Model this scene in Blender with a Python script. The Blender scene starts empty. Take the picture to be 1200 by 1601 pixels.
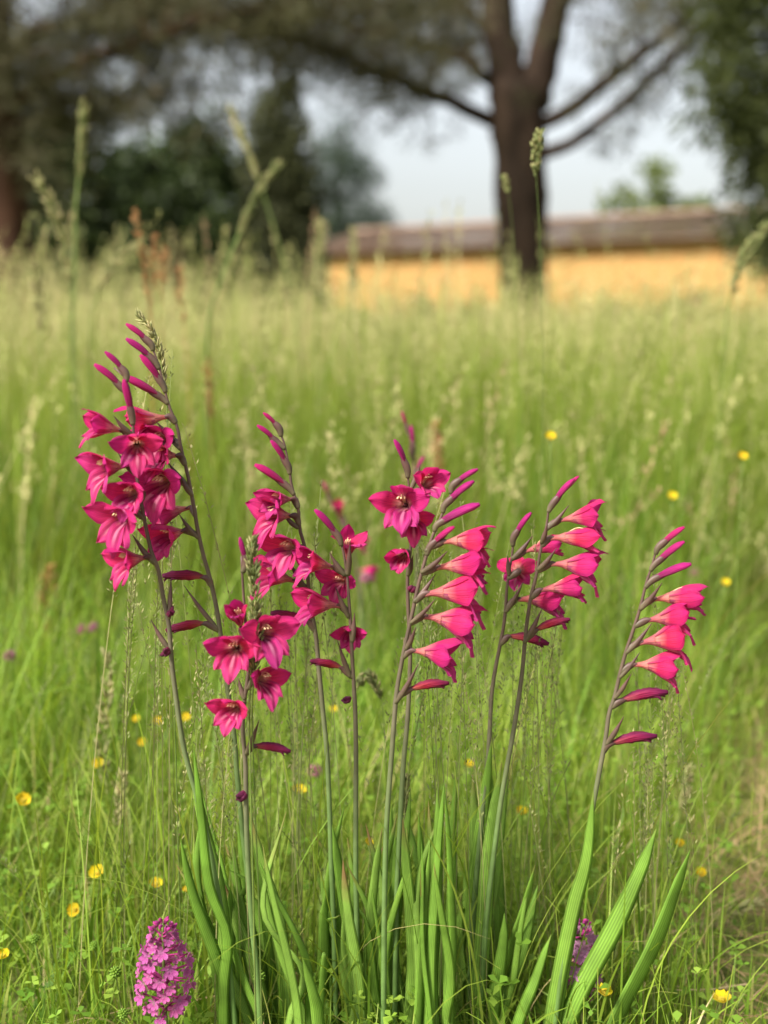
import bpy, math, random
import numpy as np
from mathutils import Vector, Matrix

R = math.radians
rng = np.random.default_rng(11)
rnd = random.Random(5)
scene = bpy.context.scene
col = scene.collection

# ------------------------------------------------------------------ camera
CAM_H = 0.78
F = 1900.0                      # focal length in photograph pixels (1200 x 1601)
PITCH = math.atan((800.5 - 500.0) / F)
cam_d = bpy.data.cameras.new('camera')
cam_d.sensor_fit = 'VERTICAL'
cam_d.sensor_height = 36.0
cam_d.lens = F / 1601.0 * 36.0
cam_d.clip_start = 0.05
cam_d.clip_end = 3000.0
cam_d.dof.use_dof = True
cam_d.dof.focus_distance = 1.185
cam_d.dof.aperture_fstop = 2.7
cam = bpy.data.objects.new('camera', cam_d)
cam.location = (0, 0, CAM_H)
cam.rotation_euler = (math.pi / 2 - PITCH, 0, 0)
col.objects.link(cam)
scene.camera = cam

# ------------------------------------------------------------------ world
SUN_EL, SUN_AZ = R(46), R(-130)      # azimuth measured from +Y towards +X: behind the camera, to its left
w = bpy.data.worlds.new('World')
scene.world = w
w.use_nodes = True
nt = w.node_tree
nt.nodes.clear()
sky = nt.nodes.new('ShaderNodeTexSky')
sky.sky_type = 'NISHITA'
sky.sun_disc = False
sky.sun_elevation = SUN_EL
sky.sun_rotation = SUN_AZ
sky.air_density = 1.2
sky.dust_density = 3.0
sky.ozone_density = 1.0
hs = nt.nodes.new('ShaderNodeHueSaturation')
hs.inputs['Saturation'].default_value = 0.34
bg = nt.nodes.new('ShaderNodeBackground')
bg.inputs['Strength'].default_value = 0.098
wo = nt.nodes.new('ShaderNodeOutputWorld')
nt.links.new(sky.outputs[0], hs.inputs['Color'])
nt.links.new(hs.outputs[0], bg.inputs[0])
nt.links.new(bg.outputs[0], wo.inputs[0])

# ------------------------------------------------------------------ sun
sl = bpy.data.lights.new('sun', 'SUN')
sl.energy = 4.0
sl.angle = R(14)
sl.color = (1.0, 0.955, 0.88)
so = bpy.data.objects.new('sun', sl)
sd = Vector((math.sin(SUN_AZ) * math.cos(SUN_EL), math.cos(SUN_AZ) * math.cos(SUN_EL), math.sin(SUN_EL)))
so.rotation_euler = sd.to_track_quat('Z', 'Y').to_euler()
so.location = (-4, -4, 9)
col.objects.link(so)

# ------------------------------------------------------------------ exposure / render
vs = scene.view_settings
vs.view_transform = 'Standard'
vs.look = 'None'
vs.exposure = 1.2
vs.gamma = 1.0
vs.use_curve_mapping = False
scene.cycles.use_denoising = True
try:
    scene.cycles.denoiser = 'OPENIMAGEDENOISE'
    scene.cycles.denoising_input_passes = 'RGB_ALBEDO_NORMAL'
except Exception:
    pass
scene.cycles.max_bounces = 7
scene.cycles.diffuse_bounces = 3
scene.cycles.transmission_bounces = 4
scene.cycles.use_adaptive_sampling = False
scene.cycles.sample_clamp_indirect = 6.0

# ================================================================== helpers
CP, SP = math.cos(PITCH), math.sin(PITCH)


def at(px, py, d):
    """point at forward distance d that the photograph shows at (px, py)"""
    a = (px - 600.0) / F
    b = (800.5 - py) / F
    s = d / (CP + b * SP)
    return Vector((a * s, d, CAM_H + (-SP + b * CP) * s))


def depth_at_height(py, h):
    b = (800.5 - py) / F
    t = (-SP + b * CP) / (CP + b * SP)
    return (h - CAM_H) / t


def new_mesh(name, v, f, mat=None, uv=None, smooth=True, mats=None, midx=None):
    """v (n,3); f list of faces or (m,4) int array; uv per vertex (n,2)"""
    me = bpy.data.meshes.new(name)
    v = np.asarray(v, dtype=np.float32)
    if isinstance(f, np.ndarray):
        k = f.shape[1]
        me.vertices.add(len(v))
        me.vertices.foreach_set('co', v.ravel())
        me.loops.add(f.size)
        me.loops.foreach_set('vertex_index', f.astype(np.int32).ravel())
        me.polygons.add(len(f))
        me.polygons.foreach_set('loop_start', np.arange(0, f.size, k, dtype=np.int32))
        try:
            me.polygons.foreach_set('loop_total', np.full(len(f), k, dtype=np.int32))
        except Exception:
            pass
        me.update(calc_edges=True)
    else:
        me.from_pydata(v.tolist(), [], f)
    if uv is not None:
        ul = me.uv_layers.new(name='UVMap')
        li = np.empty(len(me.loops), dtype=np.int32)
        me.loops.foreach_get('vertex_index', li)
        ul.data.foreach_set('uv', np.asarray(uv, dtype=np.float32)[li].ravel())
    if smooth:
        me.polygons.foreach_set('use_smooth', np.ones(len(me.polygons), dtype=bool))
    if mats:
        for m in mats:
            me.materials.append(m)
        if midx is not None:
            me.polygons.foreach_set('material_index', np.asarray(midx, dtype=np.int32))
    elif mat:
        me.materials.append(mat)
    me.update()
    return me


def obj(name, me, parent=None, loc=None):
    o = bpy.data.objects.new(name, me)
    col.objects.link(o)
    if parent is not None:
        o.parent = parent
    if loc is not None:
        o.location = loc
    return o


def thing(name, label, cat, loc=(0, 0, 0), group=None):
    o = bpy.data.objects.new(name, None)
    o.empty_display_size = 0.05
    col.objects.link(o)
    o.location = loc
    return tag(o, label, cat, group)


def tag(o, label=None, cat=None, group=None, kind=None):
    if label:
        o['label'] = label
    if cat:
        o['category'] = cat
    if group:
        o['group'] = group
    if kind:
        o['kind'] = kind
    return o


def smooth_path(pts, n):
    """Catmull-Rom resampling"""
    P = np.array([tuple(p) for p in pts], dtype=float)
    if len(P) == 2:
        t = np.linspace(0, 1, n)[:, None]
        return P[0] * (1 - t) + P[1] * t
    E = np.vstack([2 * P[0] - P[1], P, 2 * P[-1] - P[-2]])
    L = np.r_[0, np.cumsum(np.linalg.norm(np.diff(P, axis=0), axis=1))]
    s = np.linspace(0, L[-1], n)
    out = []
    for x in s:
        i = min(max(np.searchsorted(L, x) - 1, 0), len(P) - 2)
        u = (x - L[i]) / max(L[i + 1] - L[i], 1e-9)
        p0, p1, p2, p3 = E[i], E[i + 1], E[i + 2], E[i + 3]
        out.append(0.5 * (2 * p1 + (p2 - p0) * u + (2 * p0 - 5 * p1 + 4 * p2 - p3) * u * u + (3 * p1 - p0 - 3 * p2 + p3) * u ** 3))
    return np.array(out)


def frames(P):
    T = np.gradient(P, axis=0)
    T /= np.linalg.norm(T, axis=1)[:, None] + 1e-12
    return T


def tube(P, rad, n=8, flat=None, ripple=None, jitter=0.0):
    """swept tube; returns verts, faces, uv. flat: (axis vector, factor) squashes the section along that axis"""
    P = np.asarray(P, dtype=float)
    k = len(P)
    rad = np.broadcast_to(np.asarray(rad, dtype=float), (k,))
    T = frames(P)
    ref = np.array([0.0, 1.0, 0.0])
    V, UV = [], []
    for i in range(k):
        t = T[i]
        a = np.cross(t, ref)
        if np.linalg.norm(a) < 0.1:
            a = np.cross(t, np.array([1.0, 0, 0]))
        a /= np.linalg.norm(a)
        b = np.cross(t, a)
        ang = np.arange(n) / n * 2 * math.pi
        r = rad[i] * np.ones(n)
        if ripple:
            r = r * (1 + ripple[0] * np.sin(ang * ripple[1] + i * ripple[2]))
        if jitter:
            r = r * (1 + rng.normal(0, jitter, n))
        fb = flat if flat else 1.0
        V.append(P[i] + np.outer(np.cos(ang) * r, a) + np.outer(np.sin(ang) * r * fb, b))
        UV.append(np.c_[np.arange(n) / n, np.full(n, i / (k - 1))])
    V = np.vstack(V)
    UV = np.vstack(UV)
    f = []
    for i in range(k - 1):
        for j in range(n):
            j2 = (j + 1) % n
            f.append((i * n + j, i * n + j2, (i + 1) * n + j2, (i + 1) * n + j))
    f.append(tuple(range(n - 1, -1, -1)))
    f.append(tuple((k - 1) * n + j for j in range(n)))
    return V, f, UV


def merge(parts):
    V, Fc, U, M = [], [], [], []
    o = 0
    for p in parts:
        v, f, u = p[0], p[1], p[2]
        m = p[3] if len(p) > 3 else 0
        V.append(np.asarray(v))
        U.append(np.asarray(u))
        Fc += [tuple(int(i) + o for i in q) for q in f]
        M += [m] * len(f)
        o += len(v)
    return np.vstack(V), Fc, np.vstack(U), M


# ------------------------------------------------------------------ materials
def leafy(name, stops, transl=0.35, rough=0.5, spec=0.3, coord='UVX', noise_scale=30.0, tint=None, noise_amt=0.25, vein=None, brown=None):
    """foliage: colour ramp over a per-blade random (uv.x) or per-object random, part of the light passes through"""
    m = bpy.data.materials.new(name)
    m.use_nodes = True
    t = m.node_tree
    N, L = t.nodes, t.links
    N.clear()
    out = N.new('ShaderNodeOutputMaterial')
    uv = N.new('ShaderNodeUVMap')
    sep = N.new('ShaderNodeSeparateXYZ')
    L.new(uv.outputs[0], sep.inputs[0])
    ramp = N.new('ShaderNodeValToRGB')
    el = ramp.color_ramp.elements
    while len(el) < len(stops):
        el.new(0.5)
    for e, (p, c) in zip(el, stops):
        e.position = p
        e.color = (*c, 1)
    if coord == 'UVX':
        L.new(sep.outputs[0], ramp.inputs[0])
    elif coord == 'UVY':
        L.new(sep.outputs[1], ramp.inputs[0])
    else:
        oi = N.new('ShaderNodeObjectInfo')
        L.new(oi.outputs['Random'], ramp.inputs[0])
    colr = ramp.outputs[0]
    tc = N.new('ShaderNodeTexCoord')
    nz = N.new('ShaderNodeTexNoise')
    nz.inputs['Scale'].default_value = noise_scale
    nz.inputs['Detail'].default_value = 4
    L.new(tc.outputs['Object'], nz.inputs['Vector'])
    mr = N.new('ShaderNodeMapRange')
    mr.inputs['From Min'].default_value = 0.3
    mr.inputs['From Max'].default_value = 0.7
    mr.inputs['To Min'].default_value = 1 - noise_amt
    mr.inputs['To Max'].default_value = 1 + noise_amt
    L.new(nz.outputs[0], mr.inputs['Value'])
    fac = mr.outputs[0]
    if vein:
        wv = N.new('ShaderNodeMath'); wv.operation = 'MULTIPLY'; wv.inputs[1].default_value = vein[0]
        L.new(sep.outputs[0], wv.inputs[0])
        sn = N.new('ShaderNodeMath'); sn.operation = 'SINE'
        L.new(wv.outputs[0], sn.inputs[0])
        mv = N.new('ShaderNodeMath'); mv.operation = 'MULTIPLY_ADD'; mv.inputs[1].default_value = vein[1]; mv.inputs[2].default_value = 1
        L.new(sn.outputs[0], mv.inputs[0])
        mm = N.new('ShaderNodeMath'); mm.operation = 'MULTIPLY'
        L.new(fac, mm.inputs[0]); L.new(mv.outputs[0], mm.inputs[1])
        fac = mm.outputs[0]
    vm = N.new('ShaderNodeVectorMath')
    vm.operation = 'SCALE'
    L.new(colr, vm.inputs[0])
    L.new(fac, vm.inputs['Scale'])
    c = vm.outputs[0]
    if brown:
        ad = N.new('ShaderNodeMath'); ad.operation = 'MULTIPLY_ADD'; ad.inputs[1].default_value = 0.35
        L.new(nz.outputs[0], ad.inputs[0]); L.new(sep.outputs[1], ad.inputs[2])
        o2 = N.new('ShaderNodeObjectInfo')
        a3 = N.new('ShaderNodeMath'); a3.operation = 'MULTIPLY_ADD'; a3.inputs[1].default_value = 0.16
        L.new(o2.outputs['Random'], a3.inputs[0]); L.new(ad.outputs[0], a3.inputs[2])
        m3 = N.new('ShaderNodeMapRange'); m3.inputs['From Min'].default_value = 1.19; m3.inputs['From Max'].default_value = 1.32
        L.new(a3.outputs[0], m3.inputs['Value'])
        mx3 = N.new('ShaderNodeMix'); mx3.data_type = 'RGBA'; mx3.inputs[7].default_value = (*brown, 1)
        L.new(m3.outputs[0], mx3.inputs[0]); L.new(c, mx3.inputs[6])
        c = mx3.outputs[2]
    bs = N.new('ShaderNodeBsdfPrincipled')
    if vein:
        bp_ = N.new('ShaderNodeBump'); bp_.inputs['Strength'].default_value = 0.35; bp_.inputs['Distance'].default_value = 0.0004
        L.new(fac, bp_.inputs['Height']); L.new(bp_.outputs[0], bs.inputs['Normal'])
    bs.inputs['Roughness'].default_value = rough
    bs.inputs['Specular IOR Level'].default_value = spec
    L.new(c, bs.inputs['Base Color'])
    if transl > 0:
        tr = N.new('ShaderNodeBsdfTranslucent')
        if tint:
            mx = N.new('ShaderNodeVectorMath'); mx.operation = 'MULTIPLY'; mx.inputs[1].default_value = tint
            L.new(c, mx.inputs[0]); L.new(mx.outputs[0], tr.inputs[0])
        else:
            L.new(c, tr.inputs[0])
        ms = N.new('ShaderNodeMixShader')
        ms.inputs[0].default_value = transl
        L.new(bs.outputs[0], ms.inputs[1])
        L.new(tr.outputs[0], ms.inputs[2])
        L.new(ms.outputs[0], out.inputs[0])
    else:
        L.new(bs.outputs[0], out.inputs[0])
    return m


def solid(name, c1, c2, scale=20.0, rough=0.7, bump=0.0, spec=0.3, bscale=None, stretch=None):
    m = bpy.data.materials.new(name)
    m.use_nodes = True
    t = m.node_tree
    N, L = t.nodes, t.links
    bs = N['Principled BSDF']
    tc = N.new('ShaderNodeTexCoord')
    src = tc.outputs['Object']
    if stretch:
        mp = N.new('ShaderNodeMapping')
        mp.inputs['Scale'].default_value = stretch
        L.new(src, mp.inputs[0])
        src = mp.outputs[0]
    nz = N.new('ShaderNodeTexNoise')
    nz.inputs['Scale'].default_value = scale
    nz.inputs['Detail'].default_value = 6
    nz.inputs['Roughness'].default_value = 0.65
    L.new(src, nz.inputs['Vector'])
    rp = N.new('ShaderNodeValToRGB')
    rp.color_ramp.elements[0].position = 0.33
    rp.color_ramp.elements[0].color = (*c1, 1)
    rp.color_ramp.elements[1].position = 0.67
    rp.color_ramp.elements[1].color = (*c2, 1)
    L.new(nz.outputs[0], rp.inputs[0])
    L.new(rp.outputs[0], bs.inputs['Base Color'])
    bs.inputs['Roughness'].default_value = rough
    bs.inputs['Specular IOR Level'].default_value = spec
    if bump:
        b = N.new('ShaderNodeBump')
        b.inputs['Strength'].default_value = bump
        b.inputs['Distance'].default_value = 0.02
        n2 = N.new('ShaderNodeTexNoise')
        n2.inputs['Scale'].default_value = bscale or scale * 2
        n2.inputs['Detail'].default_value = 5
        L.new(src, n2.inputs['Vector'])
        L.new(n2.outputs[0], b.inputs['Height'])
        L.new(b.outputs[0], bs.inputs['Normal'])
    return m


def petal_mat(name, base, throat, edge, streak=None, transl=0.45, rand=0.12):
    """tepal: uv.x across, uv.y from throat to tip; fine lengthwise veins; lower tepals carry a pale streak with dark rims"""
    m = bpy.data.materials.new(name)
    m.use_nodes = True
    t = m.node_tree
    N, L = t.nodes, t.links
    N.clear()
    out = N.new('ShaderNodeOutputMaterial')
    uv = N.new('ShaderNodeUVMap')
    sep = N.new('ShaderNodeSeparateXYZ')
    L.new(uv.outputs[0], sep.inputs[0])
    rp = N.new('ShaderNodeValToRGB')
    el = rp.color_ramp.elements
    el.new(0.5)
    el.new(0.8)
    for e, (p, c) in zip(el, [(0.0, throat), (0.16, tuple(0.45 * a + 0.55 * b for a, b in zip(base, throat))), (0.42, base), (0.92, edge)]):
        e.position = p
        e.color = (*c, 1)
    L.new(sep.outputs[1], rp.inputs[0])
    c = rp.outputs[0]
    # veins
    mp = N.new('ShaderNodeMapping')
    mp.inputs['Scale'].default_value = (26, 1.2, 1)
    L.new(uv.outputs[0], mp.inputs[0])
    nz = N.new('ShaderNodeTexNoise')
    nz.inputs['Scale'].default_value = 1.0
    nz.inputs['Detail'].default_value = 3
    L.new(mp.outputs[0], nz.inputs['Vector'])
    mr = N.new('ShaderNodeMapRange')
    mr.inputs['From Min'].default_value = 0.3
    mr.inputs['From Max'].default_value = 0.7
    mr.inputs['To Min'].default_value = 0.64
    mr.inputs['To Max'].default_value = 1.22
    L.new(nz.outputs[0], mr.inputs['Value'])
    # margins carry the edge colour
    e1 = N.new('ShaderNodeMath'); e1.operation = 'SUBTRACT'; e1.inputs[1].default_value = 0.5
    L.new(sep.outputs[0], e1.inputs[0])
    e2_ = N.new('ShaderNodeMath'); e2_.operation = 'ABSOLUTE'
    L.new(e1.outputs[0], e2_.inputs[0])
    e3 = N.new('ShaderNodeMapRange'); e3.interpolation_type = 'SMOOTHSTEP'
    e3.inputs['From Min'].default_value = 0.26; e3.inputs['From Max'].default_value = 0.5
    e3.inputs['To Max'].default_value = 0.8
    L.new(e2_.outputs[0], e3.inputs['Value'])
    e4 = N.new('ShaderNodeMix'); e4.data_type = 'RGBA'; e4.inputs[7].default_value = (*tuple(k * 0.8 for k in edge), 1)
    L.new(e3.outputs[0], e4.inputs[0]); L.new(c, e4.inputs[6])
    c = e4.outputs[2]
    vm = N.new('ShaderNodeVectorMath'); vm.operation = 'SCALE'
    L.new(c, vm.inputs[0]); L.new(mr.outputs[0], vm.inputs['Scale'])
    c = vm.outputs[0]
    if streak:
        # distance from the midline
        ab = N.new('ShaderNodeMath'); ab.operation = 'SUBTRACT'; ab.inputs[1].default_value = 0.5
        L.new(sep.outputs[0], ab.inputs[0])
        a2 = N.new('ShaderNodeMath'); a2.operation = 'ABSOLUTE'
        L.new(ab.outputs[0], a2.inputs[0])
        # profile along the length
        ln = N.new('ShaderNodeValToRGB')
        e2 = ln.color_ramp.elements
        e2.new(0.5); e2.new(0.6)
        for e, (p, g) in zip(e2, [(0.10, 0.0), (0.28, 1.0), (0.6, 0.9), (0.82, 0.0)]):
            e.position = p; e.color = (g, g, g, 1)
        L.new(sep.outputs[1], ln.inputs[0])
        for (lo, hi, colr, k) in ((0.10, 0.30, streak[1], 0.85), (0.0, 0.13, streak[0], 0.9)):
            pr = N.new('ShaderNodeMapRange')
            pr.interpolation_type = 'SMOOTHSTEP'
            pr.inputs['From Min'].default_value = hi
            pr.inputs['From Max'].default_value = hi - 0.09
            pr.inputs['To Min'].default_value = 0
            pr.inputs['To Max'].default_value = k
            L.new(a2.outputs[0], pr.inputs['Value'])
            mu = N.new('ShaderNodeMath'); mu.operation = 'MULTIPLY'
            L.new(pr.outputs[0], mu.inputs[0]); L.new(ln.outputs[0], mu.inputs[1])
            mx = N.new('ShaderNodeMix'); mx.data_type = 'RGBA'
            mx.inputs[7].default_value = (*colr, 1)
            L.new(mu.outputs[0], mx.inputs[0]); L.new(c, mx.inputs[6])
            c = mx.outputs[2]
    oi = N.new('ShaderNodeObjectInfo')
    hv = N.new('ShaderNodeHueSaturation')
    mh = N.new('ShaderNodeMapRange')
    mh.inputs['To Min'].default_value = 0.5 - 0.012
    mh.inputs['To Max'].default_value = 0.5 + 0.012
    L.new(oi.outputs['Random'], mh.inputs['Value'])
    L.new(mh.outputs[0], hv.inputs['Hue'])
    mv = N.new('ShaderNodeMapRange')
    mv.inputs['To Min'].default_value = 1 - rand
    mv.inputs['To Max'].default_value = 1 + rand
    L.new(oi.outputs['Random'], mv.inputs['Value'])
    L.new(mv.outputs[0], hv.inputs['Value'])
    L.new(c, hv.inputs['Color'])
    c = hv.outputs[0]
    bs = N.new('ShaderNodeBsdfPrincipled')
    bs.inputs['Roughness'].default_value = 0.55
    bs.inputs['Specular IOR Level'].default_value = 0.25
    bs.inputs['Sheen Weight'].default_value = 0.08
    bs.inputs['Sheen Tint'].default_value = (1, 0.55, 0.7, 1)
    bp = N.new('ShaderNodeBump')
    bp.inputs['Strength'].default_value = 0.9
    bp.inputs['Distance'].default_value = 0.0016
    L.new(nz.outputs[0], bp.inputs['Height'])
    L.new(bp.outputs[0], bs.inputs['Normal'])
    L.new(c, bs.inputs['Base Color'])
    tr = N.new('ShaderNodeBsdfTranslucent')
    L.new(c, tr.inputs[0])
    ms = N.new('ShaderNodeMixShader')
    ms.inputs[0].default_value = transl
    L.new(bs.outputs[0], ms.inputs[1]); L.new(tr.outputs[0], ms.inputs[2])
    L.new(ms.outputs[0], out.inputs[0])
    return m


M = {}
M['tepal'] = petal_mat('tepal_magenta', (0.66, 0.022, 0.13), (0.78, 0.45, 0.34), (0.61, 0.014, 0.18))
M['tepal_low'] = petal_mat('tepal_lower', (0.64, 0.024, 0.165), (0.78, 0.45, 0.34), (0.65, 0.045, 0.25),
                           streak=((0.70, 0.22, 0.36), (0.26, 0.002, 0.07)))
M['bud'] = petal_mat('bud_pink', (0.27, 0.004, 0.085), (0.14, 0.012, 0.035), (0.42, 0.005, 0.14), transl=0.2)
M['wilt'] = petal_mat('wilted_pink', (0.30, 0.008, 0.045), (0.46, 0.12, 0.09), (0.15, 0.003, 0.055), transl=0.25)
M['spent'] = petal_mat('spent_purple', (0.16, 0.006, 0.05), (0.22, 0.02, 0.05), (0.10, 0.004, 0.04), transl=0.1)
M['ftube'] = petal_mat('perianth_tube', (0.62, 0.14, 0.16), (0.52, 0.24, 0.16), (0.66, 0.22, 0.20))
M['stamen'] = solid('stamen_buff', (0.62, 0.36, 0.20), (0.80, 0.60, 0.36), 300)
M['gstem'] = leafy('gladiolus_stem', [(0.0, (0.10, 0.19, 0.04)), (0.42, (0.105, 0.165, 0.05)), (0.62, (0.11, 0.098, 0.06)), (0.8, (0.095, 0.06, 0.045)), (1.0, (0.095, 0.05, 0.042))], 0.0, 0.5, 0.35, 'UVY', 60, noise_amt=0.18)
M['bract'] = leafy('bract_purplish', [(0.0, (0.12, 0.105, 0.055)), (0.45, (0.105, 0.06, 0.046)), (1.0, (0.075, 0.024, 0.028))], 0.12, 0.5, 0.35, 'UVY', 90, noise_amt=0.25)
M['gleaf'] = leafy('gladiolus_leaf', [(0.0, (0.155, 0.29, 0.034)), (0.5, (0.20, 0.35, 0.048)), (1.0, (0.25, 0.40, 0.07))], 0.42, 0.5, 0.35, 'OBJ', 22, (1.15, 1.15, 0.6), 0.28, vein=(44.0, 0.24), brown=(0.30, 0.19, 0.08))
M['grass'] = leafy('grass_green', [(0.0, (0.06, 0.135, 0.013)), (0.3, (0.14, 0.25, 0.024)), (0.65, (0.26, 0.365, 0.042)), (0.88, (0.34, 0.41, 0.075)), (0.93, (0.42, 0.36, 0.14)), (1.0, (0.48, 0.39, 0.19))], 0.45, 0.5, 0.28, 'UVX', 3.0, (1.15, 1.1, 0.55), 0.22)
M['grass_far'] = leafy('grass_tall', [(0.0, (0.12, 0.185, 0.022)), (0.4, (0.225, 0.30, 0.040)), (0.75, (0.30, 0.34, 0.075)), (0.9, (0.38, 0.36, 0.11)), (1.0, (0.48, 0.41, 0.19))], 0.45, 0.55, 0.2, 'UVX', 0.35, (1.12, 1.08, 0.6), 0.22)
M['seed'] = leafy('seed_heads', [(0.0, (0.30, 0.34, 0.10)), (0.5, (0.44, 0.42, 0.17)), (0.85, (0.52, 0.45, 0.22)), (1.0, (0.50, 0.32, 0.19))], 0.35, 0.7, 0.15, 'UVX', 1.0, None, 0.2)
M['straw'] = leafy('dry_straw', [(0.0, (0.24, 0.15, 0.07)), (0.5, (0.38, 0.25, 0.13)), (1.0, (0.48, 0.36, 0.20))], 0.2, 0.7, 0.15, 'UVX', 8.0, None, 0.25)
M['weed'] = leafy('meadow_leaves', [(0.0, (0.11, 0.22, 0.02)), (0.5, (0.18, 0.31, 0.032)), (1.0, (0.26, 0.38, 0.05))], 0.4, 0.5, 0.3, 'UVX', 10, (1.15, 1.1, 0.6), 0.2)
M['wstem'] = leafy('meadow_stem', [(0.0, (0.11, 0.17, 0.035)), (1.0, (0.16, 0.21, 0.05))], 0.2, 0.5, 0.3, 'OBJ', 40)
M['head_green'] = leafy('grass_head_green', [(0.0, (0.13, 0.16, 0.05)), (0.6, (0.22, 0.23, 0.085)), (1.0, (0.33, 0.29, 0.13))], 0.3, 0.6, 0.2, 'UVX', 60)
M['head_pale'] = leafy('grass_head_pale', [(0.0, (0.30, 0.31, 0.12)), (0.6, (0.40, 0.37, 0.17)), (1.0, (0.50, 0.42, 0.22))], 0.35, 0.6, 0.2, 'UVX', 60)
M['sorrel'] = leafy('sorrel_orange', [(0.0, (0.36, 0.16, 0.06)), (0.6, (0.44, 0.22, 0.09)), (1.0, (0.44, 0.30, 0.14))], 0.35, 0.6, 0.2, 'UVX', 60)
M['yellow'] = petal_mat('buttercup_yellow', (0.80, 0.58, 0.010), (0.68, 0.50, 0.02), (0.82, 0.62, 0.012), transl=0.3, rand=0.06)
M['ycentre'] = solid('buttercup_centre', (0.45, 0.36, 0.03), (0.60, 0.46, 0.04), 400)
M['orchid'] = petal_mat('orchid_pink', (0.62, 0.11, 0.38), (0.72, 0.36, 0.56), (0.64, 0.14, 0.43), transl=0.3, rand=0.2)
M['orchid_bud'] = petal_mat('orchid_bud', (0.42, 0.03, 0.22), (0.30, 0.04, 0.14), (0.5, 0.04, 0.27), transl=0.2)
M['orchid_pale'] = petal_mat('orchid_faded', (0.58, 0.25, 0.44), (0.64, 0.42, 0.54), (0.60, 0.28, 0.46), transl=0.3, rand=0.2)
M['clover'] = petal_mat('clover_pink', (0.52, 0.20, 0.26), (0.45, 0.26, 0.20), (0.56, 0.24, 0.30), transl=0.3)
M['bark'] = solid('pine_bark', (0.020, 0.014, 0.010), (0.062, 0.040, 0.027), 5, 0.9, 0.9, 0.1, 9, (1, 1, 0.25))
M['bark_red'] = solid('pine_bark_reddish', (0.030, 0.016, 0.010), (0.085, 0.042, 0.024), 5, 0.9, 0.9, 0.1, 9, (1, 1, 0.25))
M['needle'] = leafy('pine_needles', [(0.0, (0.036, 0.036, 0.014)), (0.5, (0.060, 0.058, 0.023)), (0.8, (0.092, 0.082, 0.040)), (1.0, (0.12, 0.09, 0.055))], 0.15, 0.6, 0.15, 'UVX', 0.6, None, 0.25)
M['dark_leaf'] = leafy('evergreen_leaves', [(0.0, (0.016, 0.026, 0.007)), (0.6, (0.030, 0.046, 0.011)), (1.0, (0.052, 0.070, 0.018))], 0.18, 0.55, 0.2, 'UVX', 0.5, None, 0.3)
M['spruce'] = leafy('olive_needles', [(0.0, (0.026, 0.034, 0.008)), (0.6, (0.048, 0.060, 0.013)), (1.0, (0.075, 0.088, 0.022))], 0.18, 0.55, 0.2, 'UVX', 0.5, None, 0.3)
M['green_leaf'] = leafy('broad_leaves', [(0.0, (0.045, 0.085, 0.016)), (0.6, (0.075, 0.135, 0.025)), (1.0, (0.11, 0.17, 0.035))], 0.3, 0.55, 0.2, 'UVX', 0.5, None, 0.25)
M['pale_leaf'] = leafy('pale_leaves', [(0.0, (0.09, 0.12, 0.03)), (0.6, (0.15, 0.19, 0.055)), (1.0, (0.22, 0.24, 0.09))], 0.3, 0.55, 0.2, 'UVX', 0.5, None, 0.25)
M['blue_leaf'] = leafy('bluish_needles', [(0.0, (0.022, 0.038, 0.022)), (1.0, (0.045, 0.066, 0.036))], 0.12, 0.6, 0.15, 'UVX', 0.5, None, 0.25)
M['cypress'] = leafy('cypress_scales', [(0.0, (0.034, 0.040, 0.016)), (1.0, (0.070, 0.074, 0.030))], 0.12, 0.6, 0.15, 'UVX', 0.5, None, 0.25)
M['stucco'] = solid('ochre_stucco', (0.38, 0.215, 0.075), (0.44, 0.255, 0.095), 0.9, 0.9, 0.2, 0.1, 40)
M['roof_tile'] = solid('clay_roof_tile', (0.17, 0.112, 0.080), (0.27, 0.19, 0.14), 1.6, 0.85, 0.3, 0.15, 20)
M['wood'] = solid('eave_wood', (0.10, 0.065, 0.045), (0.16, 0.10, 0.07), 4, 0.8)
M['soil'] = None


def ground_mat():
    m = bpy.data.materials.new('meadow_ground')
    m.use_nodes = True
    t = m.node_tree
    N, L = t.nodes, t.links
    bs = N['Principled BSDF']
    tc = N.new('ShaderNodeTexCoord')
    n1 = N.new('ShaderNodeTexNoise'); n1.inputs['Scale'].default_value = 1.4; n1.inputs['Detail'].default_value = 6
    n2 = N.new('ShaderNodeTexNoise'); n2.inputs['Scale'].default_value = 60; n2.inputs['Detail'].default_value = 5
    for n in (n1, n2):
        L.new(tc.outputs['Object'], n.inputs['Vector'])
    r1 = N.new('ShaderNodeValToRGB')
    r1.color_ramp.elements[0].position = 0.35; r1.color_ramp.elements[0].color = (0.12, 0.17, 0.03, 1)
    r1.color_ramp.elements[1].position = 0.68; r1.color_ramp.elements[1].color = (0.24, 0.19, 0.085, 1)
    L.new(n1.outputs[0], r1.inputs[0])
    mr = N.new('ShaderNodeMapRange'); mr.inputs['From Min'].default_value = 0.3; mr.inputs['From Max'].default_value = 0.7
    mr.inputs['To Min'].default_value = 0.55; mr.inputs['To Max'].default_value = 1.3
    L.new(n2.outputs[0], mr.inputs['Value'])
    vm = N.new('ShaderNodeVectorMath'); vm.operation = 'SCALE'
    L.new(r1.outputs[0], vm.inputs[0]); L.new(mr.outputs[0], vm.inputs['Scale'])
    L.new(vm.outputs[0], bs.inputs['Base Color'])
    bs.inputs['Roughness'].default_value = 0.95
    bs.inputs['Specular IOR Level'].default_value = 0.1
    b = N.new('ShaderNodeBump'); b.inputs['Strength'].default_value = 0.6; b.inputs['Distance'].default_value = 0.02
    L.new(n2.outputs[0], b.inputs['Height']); L.new(b.outputs[0], bs.inputs['Normal'])
    return m


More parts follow.
